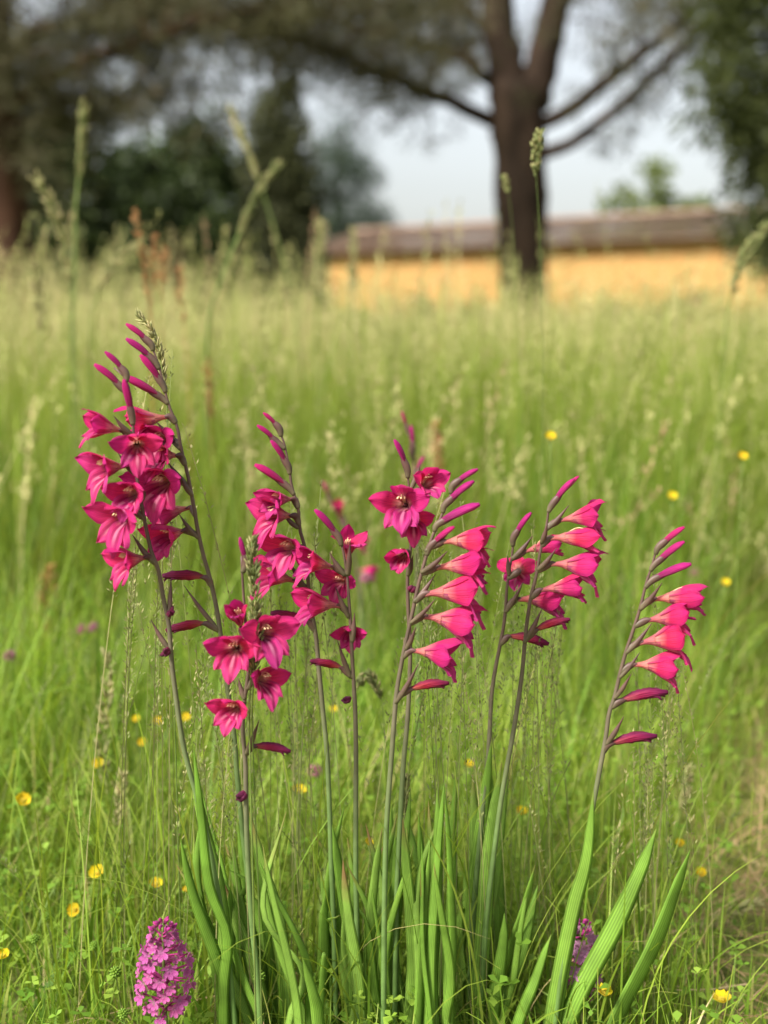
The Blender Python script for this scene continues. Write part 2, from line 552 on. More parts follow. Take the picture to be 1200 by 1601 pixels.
# ================================================================== ground
def smoothstep(a, b, x):
    t = np.clip((x - a) / (b - a), 0, 1)
    return t * t * (3 - 2 * t)


gx = np.r_[-1200, -300, -80, np.linspace(-30, 30, 41), 80, 300, 1200]
gy = np.r_[-1200, -200, -30, np.linspace(-6, 60, 60), 120, 300, 1200]
GX, GY = np.meshgrid(gx, gy)
GZ = np.where((abs(GX) < 31) & (abs(GY) < 60), rng.normal(0, 0.006, GX.shape), 0)
gv = np.c_[GX.ravel(), GY.ravel(), GZ.ravel() - 0.008]
nxg = len(gx)
ii, jj = np.meshgrid(np.arange(nxg - 1), np.arange(len(gy) - 1))
a0 = (jj * nxg + ii).ravel()
ground = obj('ground', new_mesh('ground', gv, np.c_[a0, a0 + 1, a0 + 1 + nxg, a0 + nxg], ground_mat()))
tag(ground, 'meadow ground under the grass', None, None, 'structure')


# ================================================================== grass (uncountable)
def blades(P, H, W, az, lean, curl, S, rv, tipw=0.08, bulge=0.0):
    N = len(P)
    t = np.linspace(0, 1, S + 1)
    th = lean[:, None] + curl[:, None] * ((t[:-1] + t[1:]) / 2)[None, :] ** 1.3
    ds = (H / S)[:, None]
    hor = np.c_[np.zeros(N), np.cumsum(np.sin(th) * ds, axis=1)]
    ver = np.c_[np.zeros(N), np.cumsum(np.cos(th) * ds, axis=1)]
    C = np.empty((N, S + 1, 3))
    C[..., 0] = P[:, 0:1] + hor * np.cos(az)[:, None]
    C[..., 1] = P[:, 1:2] + hor * np.sin(az)[:, None]
    C[..., 2] = P[:, 2:3] + ver
    sa = az + math.pi / 2 + rng.uniform(-0.7, 0.7, N)
    side = np.stack([np.cos(sa), np.sin(sa), rng.uniform(-0.15, 0.15, N)], axis=1)
    wt = (1 - t) ** 0.55 * (1 - tipw) + tipw
    if bulge:
        wt = wt * (0.7 + bulge * np.sin(np.pi * np.minimum(t * 1.1, 1)))
    off = side[:, None, :] * (W[:, None] * wt[None, :] * 0.5)[..., None]
    V = np.stack([C - off, C + off], axis=2).reshape(-1, 3)
    k = (np.arange(N)[:, None] * (S + 1) * 2 + np.arange(S)[None, :] * 2).ravel()
    Q = np.c_[k, k + 1, k + 3, k + 2]
    U = np.empty((N, S + 1, 2, 2))
    U[..., 0] = rv[:, None, None]
    U[..., 1] = t[None, :, None]
    return V, Q, U.reshape(-1, 2), C


def scatter(n, y0, y1, marg=1.0, slope=0.36, power=1.0):
    """points in the widening strip seen ahead, plus a margin on both sides"""
    y = y0 + (y1 - y0) * rng.random(n * 3) ** power
    hw = slope * y + marg
    keep = rng.random(n * 3) < hw / hw.max()
    y = y[keep][:n]
    hw = hw[keep][:n]
    x = rng.uniform(-1, 1, len(y)) * hw
    return np.c_[x, y, np.zeros(len(y))]


_ph = rng.uniform(0, 6.28, (10, 3))
_fr = rng.normal(0, 1, (10, 2))


def lump(x, y, s):
    r = np.zeros_like(x)
    for i in range(10):
        r += np.sin(_fr[i, 0] * x * s + _fr[i, 1] * y * s + _ph[i, 0])
    return r / 4.0


def low_zone(x, y):
    """the trodden strip to the right of the gladioli"""
    c = 0.34 + 0.27 * (y - 1.25)
    return smoothstep(-0.16, 0.16, x - c) * (1 - smoothstep(0.8, 1.5, x - c)) * (1 - smoothstep(2.5, 3.6, y))


def join_blades(lst):
    V, Q, U, o = [], [], [], 0
    for v, q, u in lst:
        V.append(v); Q.append(q + o); U.append(u); o += len(v)
    return np.vstack(V), np.vstack(Q), np.vstack(U)


# --- short sward round the plants
L1 = []
P = scatter(30000, 0.92, 3.2, 0.55, 0.36)
x, y = P[:, 0], P[:, 1]
lz = low_zone(x, y)
base_h = 0.12 + 0.10 * smoothstep(1.2, 1.9, y) + 0.22 * smoothstep(1.9, 3.2, y)
hh = base_h * (1 + 0.35 * lump(x, y, 5)) * rng.lognormal(0, 0.35, len(x)) * (1 - 0.72 * lz)
hh = np.clip(hh, 0.03, 0.62)
maxh = np.clip(0.03 + (y - 0.95) * 0.52, 0.04, 1)
hh = np.minimum(hh, maxh)
cull = rng.random(len(x)) < 0.85 * lz * smoothstep(-0.35, 0.3, lump(x, y, 7))
P, x, y, lz, hh = P[~cull], x[~cull], y[~cull], lz[~cull], hh[~cull]
rv = np.clip(rng.beta(2, 2.4, len(x)) * 0.9 + 0.08 * lump(x, y, 3) + 0.10 * lz, 0, 1)
dry = rng.random(len(x)) < 0.05 + 0.16 * lz
rv[dry] = rng.uniform(0.9, 1, dry.sum())
W = np.clip(rng.lognormal(math.log(0.0030), 0.4, len(x)), 0.0013, 0.0068)
v, q, u, _ = blades(P, hh, W, rng.uniform(0, 6.28, len(x)), np.abs(rng.normal(0.12, 0.16, len(x))), rng.normal(0.9, 0.6, len(x)), 5, rv)
L1.append((v, q, u))
# wiry fine stems
P = scatter(5500, 0.98, 3.0, 0.5, 0.36)
x, y = P[:, 0], P[:, 1]
hh = np.minimum(rng.uniform(0.12, 0.36, len(x)) * (1 - 0.5 * low_zone(x, y)), np.clip(0.04 + (y - 0.93) * 0.6, 0.04, 1))
rv = np.clip(rng.normal(0.68, 0.12, len(x)), 0, 0.9)
v, q, u, _ = blades(P, hh, np.full(len(x), 0.0014), rng.uniform(0, 6.28, len(x)), np.abs(rng.normal(0.15, 0.2, len(x))), rng.normal(0.5, 0.6, len(x)), 6, rv, 0.6)
L1.append((v, q, u))
n = 420
P = np.c_[rng.uniform(-0.36, 0.34, n), rng.uniform(1.14, 1.5, n), np.zeros(n)]
P = P[low_zone(P[:, 0], P[:, 1]) < 0.4]
n = len(P)
v, q, u, _ = blades(P, rng.uniform(0.2, 0.44, n), rng.uniform(0.0012, 0.0036, n), rng.uniform(0, 6.28, n), np.abs(rng.normal(0.1, 0.12, n)), rng.normal(0.7, 0.5, n), 9, np.clip(rng.normal(0.6, 0.18, n), 0, 0.95))
L1.append((v, q, u))
V, Q, U = join_blades(L1)
o = obj('short_grass', new_mesh('short_grass', V, Q, M['grass'], U))
tag(o, 'short green meadow grass growing round the gladioli', 'grass', None, 'stuff')

# --- thatch of dry straw on the trodden strip
P = scatter(26000, 1.0, 3.8, 0.55, 0.36)
keep = rng.random(len(P)) < 0.05 + 0.95 * low_zone(P[:, 0], P[:, 1]) * smoothstep(-0.5, 0.2, lump(P[:, 0], P[:, 1], 7))
P = P[keep]
P[:, 2] = rng.uniform(0.003, 0.045, len(P))
n = len(P)
v, q, u, _ = blades(P, rng.uniform(0.05, 0.16, n), rng.uniform(0.0014, 0.0034, n), rng.uniform(0, 6.28, n), rng.normal(1.35, 0.15, n), rng.normal(0.1, 0.3, n), 3, rng.random(n))
o = obj('dry_thatch', new_mesh('dry_thatch', v, q, M['straw'], u))
tag(o, 'flattened pale dry straw on the trodden strip beside the gladioli', 'straw', None, 'stuff')

# --- tall meadow behind
L2 = []
for (n, y0, y1, S, wk, marg) in ((42000, 2.4, 6.0, 4, 1.0, 0.9), (62000, 5.0, 13.0, 3, 1.7, 1.2), (52000, 12.0, 36.0, 2, 3.6, 2.0)):
    P = scatter(n, y0, y1, marg, 0.36)
    x, y = P[:, 0], P[:, 1]
    hh = (0.30 + 0.26 * smoothstep(2.2, 3.6, y)) * (1 + 0.22 * lump(x, y, 1.6)) * rng.lognormal(0, 0.2, len(x)) * (1 - 0.55 * low_zone(x, y))
    hh = np.clip(hh, 0.1, 0.95)
    rv = np.clip(rng.beta(2, 2.4, len(x)) * 0.85 + 0.12 * lump(x, y, 0.8), 0, 1)
    W = np.clip(rng.lognormal(math.log(0.0045 * wk), 0.3, len(x)), 0.002, 0.03)
    v, q, u, _ = blades(P, hh, W, rng.uniform(0, 6.28, len(x)), np.abs(rng.normal(0.10, 0.12, len(x))), rng.normal(0.6, 0.5, len(x)), S, rv)
    L2.append((v, q, u))
V, Q, U = join_blades(L2)
o = obj('tall_grass', new_mesh('tall_grass', V, Q, M['grass_far'], U))
tag(o, 'tall yellow-green hay meadow reaching back to the building', 'grass', None, 'stuff')


# --- flowering stems with pale panicles over the meadow
def panicles(P, H, az, lean, curl, nsp, spl, spw, hl, rv, S=5, sw=0.002, wk=None):
    v, q, u, C = blades(P, H, np.full(len(P), sw) if wk is None else wk * sw, az, lean, curl, S, rv, 0.7)
    N = len(P)
    tt = 1 - hl * rng.random((N, nsp))
    f = tt * S
    i = np.clip(f.astype(int), 0, S - 1)
    fr = (f - i)[..., None]
    ar = np.arange(N)[:, None]
    c = C[ar, i] * (1 - fr) + C[ar, i + 1] * fr
    th = rng.uniform(0, 6.28, (N, nsp))
    spread = 0.25 + 0.75 * (1 - tt) / hl
    d = np.stack([np.cos(th) * 0.55, np.sin(th) * 0.55, rng.uniform(0.2, 1.1, (N, nsp))], -1)
    d /= np.linalg.norm(d, axis=-1, keepdims=True)
    k = 1.0 if wk is None else wk[:, None, None]
    ln = spl * rng.uniform(0.6, 1.3, (N, nsp, 1)) * k
    start = c + d * (spread[..., None] * spl * 0.9)
    sd_ = np.stack([-np.sin(th), np.cos(th), np.zeros_like(th)], -1) * spw * 0.5 * k
    mid = start + d * ln * 0.45
    end = start + d * ln
    VV = np.stack([start, mid + sd_, end, mid - sd_], axis=2).reshape(-1, 3)
    QQ = np.arange(N * nsp * 4).reshape(-1, 4)
    UU = np.empty((N, nsp, 4, 2))
    UU[..., 0] = np.clip(rv[:, None, None] + rng.normal(0, 0.1, (N, nsp, 1)), 0, 1)
    UU[..., 1] = 0.5
    return [(v, q, u), (VV, QQ, UU.reshape(-1, 2))]


L3 = []
for (n, y0, y1, nsp, wk) in ((1300, 2.2, 4.5, 26, 1.0), (5000, 4.0, 10.0, 16, 1.5), (7000, 9.0, 34.0, 8, 2.6)):
    P = scatter(n, y0, y1, 0.9, 0.36)
    x, y = P[:, 0], P[:, 1]
    H = rng.normal(0.85, 0.13, len(x)) * (1 - 0.45 * low_zone(x, y)) * (0.62 + 0.38 * smoothstep(2.0, 3.8, y))
    H *= 1 + 0.10 * smoothstep(0.0, -1.0, x / np.maximum(0.3 * y, 0.1))
    rv = np.clip(rng.normal(0.5, 0.22, len(x)), 0, 1)
    kk = rng.uniform(0.8, 1.3, len(x)) * wk
    L3 += panicles(P, np.clip(H, 0.3, 1.2), rng.uniform(0, 6.28, len(x)), np.abs(rng.normal(0.06, 0.08, len(x))), rng.normal(0.35, 0.3, len(x)), nsp, 0.014, 0.0050, 0.22, rv, 5, 0.0018, kk)
V, Q, U = join_blades(L3)
o = obj('seeding_grass', new_mesh('seeding_grass', V, Q, M['seed'], U))
tag(o, 'pale beige seeding grass stems standing above the meadow', 'grass', None, 'stuff')

# --- fine panicles low among the gladioli
P = scatter(420, 1.22, 2.4, 0.3, 0.34)
P = P[low_zone(P[:, 0], P[:, 1]) < 0.5]
n = len(P)
rv = np.clip(rng.normal(0.25, 0.2, n), 0, 1)
LF = panicles(P, rng.uniform(0.18, 0.40, n), rng.uniform(0, 6.28, n), np.abs(rng.normal(0.1, 0.1, n)), rng.normal(0.5, 0.4, n), 26, 0.0055, 0.0020, 0.3, rv, 7, 0.0012)
for (x0, x1, y0, y1, d0, m) in ((195, 300, 545, 880, 1.17, 26), (300, 420, 900, 1120, 1.13, 18), (420, 530, 740, 1000, 1.19, 26), (640, 745, 745, 1020, 1.15, 30), (790, 890, 800, 980, 1.2, 22), (985, 1065, 870, 1200, 1.16, 20)):
    for k in range(m):
        dd = d0 + rnd.uniform(0.01, 0.09)
        tp = at(rnd.uniform(x0, x1), y0 + (y1 - y0) * rnd.random() ** 0.8, dd)
        az_ = rnd.uniform(0, 6.28)
        H_ = tp.z / 0.985
        ln_, cu_ = abs(rnd.gauss(0.03, 0.03)), rnd.uniform(0.02, 0.30)
        th_ = ln_ + cu_ * ((np.arange(9) + 0.5) / 9) ** 1.3
        sx = np.sum(np.sin(th_)) * H_ / 9
        Pb = np.array([[tp.x - sx * math.cos(az_), tp.y - sx * math.sin(az_) * 0.4, 0.0]])
        LF += panicles(Pb, np.array([H_]), np.array([az_]), np.array([ln_]), np.array([cu_]), 60, 0.0060, 0.0018, min(0.45, 0.16 / H_ + 0.1), np.array([rnd.uniform(0.1, 0.9)]), 9, 0.0010)
V, Q, U = join_blades(LF)
o = obj('fine_bent_grass', new_mesh('fine_bent_grass', V, Q, M['head_green'], U))
tag(o, 'fine airy grass panicles between the gladiolus stems', 'grass', None, 'stuff')

# --- small broad leaves of clover and buttercup in the sward
P = scatter(5200, 1.05, 2.6, 0.5, 0.36)
P = P[rng.random(len(P)) > 0.8 * low_zone(P[:, 0], P[:, 1])]
n = len(P)
hgt = np.minimum(rng.uniform(0.03, 0.17, n), np.clip(0.02 + (P[:, 1] - 0.9) * 0.5, 0.03, 1))
lv, lq, lu = [], [], []
stemv, stemq, stemu, SC = blades(P, hgt, np.full(n, 0.0013), rng.uniform(0, 6.28, n), np.abs(rng.normal(0.2, 0.15, n)), rng.normal(0.4, 0.3, n), 3, rng.random(n), 0.8)
tip = SC[:, -1, :]
rvw = rng.random(n)
LW = [(stemv, stemq, stemu)]
for k in range(3):
    a = rng.uniform(0, 6.28, n) if k == 0 else a + 2.09 + rng.normal(0, 0.15, n)
    ln = rng.uniform(0.006, 0.014, n)
    d = np.c_[np.cos(a), np.sin(a), rng.normal(0.15, 0.3, n)]
    s = np.c_[-np.sin(a), np.cos(a), rng.normal(0, 0.2, n)] * (ln * 0.42)[:, None]
    d = d * ln[:, None]
    up = np.c_[np.zeros(n), np.zeros(n), ln * 0.12]
    VV = np.stack([tip, tip + d * 0.6 + s + up, tip + d, tip + d * 0.6 - s + up], axis=1).reshape(-1, 3)
    UU = np.repeat(np.c_[rvw, np.full(n, 0.5)], 4, axis=0)
    LW.append((VV, np.arange(n * 4).reshape(-1, 4), UU))
V, Q, U = join_blades(LW)
o = obj('meadow_herbs', new_mesh('meadow_herbs', V, Q, M['weed'], U))
tag(o, 'small three-part herb leaves mixed through the short grass', 'herbs', None, 'stuff')


# ================================================================== trees and shrubs
def crown_mesh(name, centres, radii, per, leaf_l, leaf_w, mat, squash=0.8, droop=0.0, dirs=None, shell=0.35):
    """leaf faces spread through many small clumps"""
    C = np.repeat(np.asarray(centres, float), per, axis=0)
    Rr = np.repeat(np.asarray(radii, float), per)
    n = len(C)
    d = rng.normal(0, 1, (n, 3))
    d /= np.linalg.norm(d, axis=1)[:, None]
    rr = rng.random(n) ** shell
    pos = C + d * (Rr * rr)[:, None] * np.array([1, 1, squash])
    ax = rng.normal(0, 1, (n, 3)) * 0.6 + d * 0.9
    ax[:, 2] -= droop
    ax /= np.linalg.norm(ax, axis=1)[:, None]
    sd_ = np.cross(ax, rng.normal(0, 1, (n, 3)))
    sd_ /= np.linalg.norm(sd_, axis=1)[:, None] + 1e-9
    ln = leaf_l * rng.uniform(0.6, 1.35, n)
    wd = leaf_w * rng.uniform(0.6, 1.35, n)
    a = pos
    b = pos + ax * (ln * 0.5)[:, None] + sd_ * (wd * 0.5)[:, None]
    c = pos + ax * ln[:, None]
    e = pos + ax * (ln * 0.5)[:, None] - sd_ * (wd * 0.5)[:, None]
    V = np.stack([a, b, c, e], axis=1).reshape(-1, 3)
    Q = np.arange(n * 4).reshape(-1, 4)
    cr = np.repeat(rng.random(len(centres)), per)
    U = np.repeat(np.c_[np.clip(0.55 * cr + 0.45 * rng.random(n), 0, 1), np.full(n, 0.5)], 4, axis=0)
    return V, Q, U


def limb(pts, r0, r1, n=12, sides=9, jit=0.05, wob=0.0):
    P = smooth_path(pts, n)
    if wob:
        P[1:-1] += rng.normal(0, wob, (n - 2, 3))
    return tube(P, np.linspace(r0, r1, n), sides, jitter=jit)


def twigs_from(pts, count, length, r, updown=(-0.2, 0.5), t0=0.2, spread=1.0):
    """side twigs off a limb; returns tube pieces and the twig tip positions"""
    P = smooth_path(pts, 40)
    T = frames(P)
    parts, ends = [], []
    for k in range(count):
        i = int((t0 + (1 - t0) * rnd.random()) * 39)
        d = np.array([rnd.gauss(0, 1), rnd.gauss(0, 1), rnd.uniform(*updown)])
        d = d / np.linalg.norm(d) * spread + T[i] * 0.7
        d /= np.linalg.norm(d)
        ln = length * rnd.uniform(0.5, 1.3)
        e = P[i] + d * ln
        m = P[i] + d * ln * 0.5 + np.array([0, 0, 0.08 * ln])
        parts.append(tube(smooth_path([P[i], m, e], 6), np.linspace(r, r * 0.3, 6), 5))
        for s in (0.45, 0.65, 0.85, 1.0):
            ends.append(P[i] * (1 - s) + e * s + np.array([rnd.gauss(0, .06), rnd.gauss(0, .06), rnd.gauss(0, .05)]) * length)
    return parts, ends


def finish_tree(name, label, base, trunk_parts, limb_parts, crown, bark, leaf, cat='tree', group=None):
    b = Vector(base)
    bb = np.array(base)
    t = thing(name, label, cat, b, group)
    v, f, u, _ = merge(trunk_parts)
    obj('trunk', new_mesh('trunk', v - bb, f, bark, u), t)
    for lp in limb_parts:
        v, f, u, _ = merge(lp)
        obj('limb', new_mesh('limb', v - bb, f, bark, u), t)
    obj('crown', new_mesh('crown', crown[0] - bb, crown[1], leaf, crown[2], smooth=False), t)
    return t


# ---- the big pine in front of the building
D = 14.0
tb = at(818, 612, D); tb = Vector((tb.x, D, 0))
trunk = limb([(tb.x, D, -0.05), at(819, 450, D), at(815, 300, D), at(808, 190, D), at(806, 130, D)], 0.265, 0.30, 26, 16, 0.05)
tr_v = np.asarray(trunk[0])
l_specs = [
    # (points, r0, r1, twigs)
    ([at(802, 160, D), at(782, 60, D), at(770, -40, D), at(756, -190, D)], 0.22, 0.13, 10),
    ([at(828, 165, D), at(850, 90, D), at(872, 0, D), at(905, -140, D)], 0.21, 0.12, 10),
    ([at(776, 192, D), at(700, 160, D - .3), at(610, 120, D - .9), at(520, 85, D - 1.5), at(430, 48, D - 2.0), at(330, 30, D - 2.6)], 0.085, 0.035, 44),
    ([at(772, 128, D), at(735, 98, D - .2), at(690, 78, D + .3), at(600, 55, D + .6), at(480, 20, D + .8)], 0.075, 0.03, 30),
    ([at(840, 195, D), at(880, 178, D - .2), at(950, 125, D - .6), at(1010, 78, D - 1.0), at(1065, 30, D - 1.3), at(1130, -30, D - 1.7)], 0.085, 0.04, 9),
    ([at(842, 245, D), at(890, 225, D - .4), at(960, 175, D - .8), at(1020, 120, D - 1.2), at(1075, 65, D - 1.6), at(1150, 0, D - 2)], 0.075, 0.04, 9),
    ([at(770, 60, D), at(720, 10, D + .5), at(640, -40, D + 1)], 0.07, 0.03, 18),
]
limb_parts, ends = [], []
for pts, r0, r1, nt_ in l_specs:
    tw, en = twigs_from(pts, nt_, 0.95, 0.02, (-0.35, 0.55), 0.22)
    if r0 > 0.2:
        tw, en = twigs_from(pts, nt_, 1.2, 0.03, (-0.1, 0.8), 0.4)
    limb_parts.append([limb(pts, r0, r1, 18, 10, 0.04, 0.012)] + tw)
    ends += [e for e in en]
# high crown above the frame
ex = []
for k in range(260):
    a, r_ = rnd.uniform(0, 6.28), 5.2 * math.sqrt(rnd.random())
    zz = 6.2 + 2.6 * math.sqrt(max(0, 1 - (r_ / 5.4) ** 2)) * rnd.random() - 0.02 * r_ * r_
    ex.append((tb.x - 0.6 + r_ * math.cos(a), D + r_ * math.sin(a), zz))
# fringe of the crown that hangs into the view
for k in range(150):
    px_, py_ = rnd.uniform(470, 760), rnd.uniform(-60, 60)
    ex.append(tuple(at(px_, py_ - 40 * rnd.random(), D + rnd.uniform(-2.5, 2.5))))
for k in range(50):
    px_, py_ = rnd.uniform(880, 1100), rnd.uniform(-70, 25)
    ex.append(tuple(at(px_, py_, D + rnd.uniform(-2, 2))))
spray = []
for pts, r0, r1, nt_ in l_specs[2:6]:
    PL = smooth_path(pts, 60)
    left = pts[-1][0] < pts[0][0]
    for k in range(120 if left else 34):
        c = PL[int((14 if left else 22) + (45 if left else 37) * rnd.random())]
        spray.append((c[0] + rnd.gauss(0, 0.30), c[1] + rnd.gauss(0, 0.7), c[2] + rnd.gauss(0.12, 0.34)))
cen = [tuple(e) for e in ends] + spray + ex
rad = [rnd.uniform(0.10, 0.20) for _ in ends] + [rnd.uniform(0.07, 0.15) for _ in spray] + [rnd.uniform(0.18, 0.36) for _ in ex]
crown = crown_mesh('crown', cen, rad, 34, 0.16, 0.012, M['needle'], 0.75, 0.35)
finish_tree('umbrella_pine', 'big umbrella pine with forked dark trunk and bare spreading limbs before the ochre building', (tb.x, D, 0), [trunk], limb_parts, crown, M['bark'], M['needle'])

# ---- left pine whose crown fills the upper left corner
D = 11.5
lb = at(12, 600, D); lb = Vector((lb.x, D, 0))
trunk = limb([(lb.x, D, -0.05), at(14, 430, D), at(6, 250, D), at(-10, 60, D), at(-20, -150, D)], 0.24, 0.15, 22, 14, 0.04)
l_specs = [
    ([at(0, 190, D), at(80, 120, D - .3), at(180, 80, D - .5), at(300, 40, D - .6), at(410, 10, D - .4)], 0.07, 0.02, 40),
    ([at(-6, 100, D), at(60, 50, D + .5), at(160, 20, D + .9), at(290, -10, D + 1.2)], 0.07, 0.02, 40),
    ([at(2, 230, D), at(50, 190, D + .6), at(120, 160, D + 1.1), at(210, 150, D + 1.5)], 0.05, 0.02, 26),
    ([at(0, 150, D), at(-70, 90, D - .3), at(-160, 40, D - .4)], 0.06, 0.02, 24),
]
limb_parts, ends = [], []
for pts, r0, r1, nt_ in l_specs:
    tw, en = twigs_from(pts, nt_, 0.85, 0.014, (-0.4, 0.4), 0.12)
    limb_parts.append([limb(pts, r0, r1, 14, 8, 0.04, 0.01)] + tw)
    ends += en
ex = []
for k in range(330):
    px_ = rnd.uniform(-120, 470)
    lim = 250 + 26 * math.sin(px_ * 0.021 + 1) - 0.10 * max(px_, 0) - 1.0 * max(px_ - 320, 0)
    ex.append(tuple(at(px_, -180 + (lim + 180) * rnd.random() ** 0.8, D + rnd.uniform(-1.6, 2.2))))
for k in range(150):
    a, r_ = rnd.uniform(0, 6.28), 3.6 * math.sqrt(rnd.random())
    ex.append((lb.x + r_ * math.cos(a), D + r_ * math.sin(a), rnd.uniform(4.6, 7.2)))
for k in range(70):
    ex.append(tuple(at(rnd.uniform(-60, 95), rnd.uniform(110, 330), D + rnd.uniform(-0.6, 2.2))))
cen = [tuple(e) for e in ends] + ex
rad = [rnd.uniform(0.08, 0.15) for _ in ends] + [rnd.uniform(0.10, 0.27) for _ in ex]
crown = crown_mesh('crown', cen, rad, 36, 0.14, 0.014, M['needle'], 0.8, 0.4)
finish_tree('spreading_pine', 'dark pine with reddish trunk, its low crown hanging over the left of the meadow', (lb.x, D, 0), [trunk], limb_parts, crown, M['bark_red'], M['needle'])


def clump_cloud(px0, px1, py0, py1, d, dd, n, shape):
    out = []
    while len(out) < n:
        px_, py_ = rnd.uniform(px0, px1), rnd.uniform(py0, py1)
        u = (px_ - px0) / (px1 - px0) * 2 - 1
        v = (py1 - py_) / (py1 - py0)
        if shape(u, v):
            # the third dimension follows the same outline
            wz = rnd.uniform(-1, 1)
            if shape(math.hypot(u, wz * 0.9) if abs(u) < 1 else u, v):
                out.append(tuple(at(px_, py_, d + wz * dd)))
    return out


def round_tree(name, label, px, pw, ytop, ybot, d, leaf, n, rad_, per, ll, lw, cone=0.0, group=None, cat='tree', trunk_r=0.12, bark='bark'):
    bx = at(px, 500, d).x
    if cone > 0.5:
        shp = lambda u, v: abs(u) < (1 - v) ** 0.75 * 0.95 + 0.05
    else:
        shp = lambda u, v: u * u + (v * 1.25 - 0.42) ** 2 * 1.55 < 1.0 + 0.18 * math.sin(u * 7 + v * 5 + px)
    dd = pw / F * d
    cen = clump_cloud(px - pw, px + pw, ytop, ybot, d, dd, n, shp)
    cen = [(c[0], c[1], max(c[2], 0.15)) for c in cen]
    rad = [rad_ * rnd.uniform(0.6, 1.3) for _ in cen]
    topz = at(px, ytop, d).z
    tr = limb([(bx, d, -0.05), (bx + 0.05, d, topz * 0.35), (bx - 0.04, d, topz * 0.65), (bx, d, topz * 0.93)], trunk_r, trunk_r * 0.2, 12, 8, 0.04)
    lp = []
    if cone < 0.5:
        for k in range(6):
            e = cen[rnd.randrange(len(cen))]
            z0 = topz * rnd.uniform(0.25, 0.55)
            lp.append([limb([(bx, d, z0), ((bx + e[0]) / 2, (d + e[1]) / 2, (z0 + e[2]) / 2 + 0.1), e], trunk_r * 0.5, trunk_r * 0.12, 8, 6)])
    cr = crown_mesh('crown', cen, rad, per, ll, lw, leaf, 0.85, 0.1)
    return finish_tree(name, label, (bx, d, 0), [tr], lp, cr, M[bark], leaf, cat, group)


round_tree('cypress_tree', 'tall narrow dark cypress rising to a point behind the left pine', 436, 88, 30, 560, 24, M['cypress'], 420, 0.24, 50, 0.17, 0.07, 1.0)
G = 'dark evergreens along the back of the meadow'
round_tree('evergreen_tree', 'low dark evergreen beside the reddish trunk of the left pine', 95, 160, 165, 560, 23, M['dark_leaf'], 250, 0.36, 70, 0.2, 0.11, 0, G)
round_tree('evergreen_tree', 'wide dark evergreen between the left pine and the cypress', 290, 160, 190, 560, 25, M['dark_leaf'], 280, 0.36, 70, 0.2, 0.11, 0, G)
round_tree('evergreen_tree', 'dark evergreen close beside the foot of the cypress', 428, 72, 255, 550, 27, M['dark_leaf'], 140, 0.36, 70, 0.2, 0.11, 0, G)
round_tree('broadleaf_tree', 'brighter green broadleaf tree showing over the dark evergreens', 250, 130, 200, 520, 30, M['green_leaf'], 130, 0.4, 60, 0.22, 0.14, 0)
round_tree('blue_conifer', 'loose bluish conifer rising behind the left end of the building', 530, 95, 185, 470, 46, M['blue_leaf'], 260, 0.5, 70, 0.26, 0.05, 0)
round_tree('leafy_tree', 'small pale green tree showing above the roof of the building', 1015, 118, 250, 480, 46, M['pale_leaf'], 100, 0.42, 60, 0.26, 0.16, 0)

# ---- conifer at the right edge
D = 11.0
bx = at(1265, 500, D).x
cen = []
while len(cen) < 600:
    px_, py_ = rnd.uniform(1080, 1500), rnd.uniform(-260, 455)
    edge = 1092 + 26 * math.sin(py_ * 0.03) + max(0, py_ - 220) * 0.45 + (18 if py_ > 60 else -10)
    if px_ > edge:
        cen.append(tuple(at(px_, py_, D + rnd.uniform(-1.3, 1.3))))
rad = [0.2 * rnd.uniform(0.6, 1.3) for _ in cen]
cr = crown_mesh('crown', cen, rad, 56, 0.13, 0.035, M['spruce'], 0.9, 0.35)
tr = limb([(bx, D, -0.05), (bx, D, 1.6), (bx + 0.05, D, 3.4), (bx, D, 5.2)], 0.2, 0.06, 12, 10, 0.04)
lps = []
for k in range(10):
    e = cen[rnd.randrange(len(cen))]
    lps.append([limb([(bx, D, max(0.9, e[2] - 0.5)), e], 0.05, 0.012, 6, 6)])
finish_tree('spruce_tree', 'dense dark green conifer at the right side of the meadow', (bx, D, 0), [tr], lps, cr, M['bark'], M['spruce'])

# ---- low bushes along the foot of the building
for i, (px, pw, yt, d, lab) in enumerate([
        (660, 26, 470, 30, 'small dark bush at the wall, left of the big pine trunk'),
        (545, 30, 476, 33, 'small dark bush at the left corner of the building'),
        (742, 40, 474, 29, 'low dark bush at the wall, close to the big pine trunk'),
        (955, 45, 462, 28, 'low dark bush at the middle of the ochre wall'),
        (1080, 50, 455, 27, 'low dark bush at the ochre wall near the right conifer')]):
    round_tree('bush', lab, px, pw, yt, 545, d, M['dark_leaf'], 26, 0.2, 60, 0.12, 0.07, 0, 'bushes along the foot of the ochre wall', 'bush', 0.03)

# ================================================================== the building
A = at(500, 500, 38.0)
Bp = at(1150, 500, 30.0)
dirx = Vector((Bp.x - A.x, Bp.y - A.y, 0)).normalized()
yaw = math.atan2(dirx.y, dirx.x)
house = thing('farm_building', 'long low ochre building with a brown tiled hipped roof behind the meadow', 'building', (A.x, A.y, 0))
house.rotation_euler = (0, 0, yaw)
LB, DB, EZ, RZ, OV = 19.0, 4.4, 2.86, 3.56, 0.35


def boxv(x0, x1, y0, y1, z0, z1):
    v = np.array([(x, y, z) for x in (x0, x1) for y in (y0, y1) for z in (z0, z1)], float)
    f = [(0, 1, 3, 2), (4, 6, 7, 5), (0, 4, 5, 1), (2, 3, 7, 6), (0, 2, 6, 4), (1, 5, 7, 3)]
    return v, f, np.zeros((8, 2))


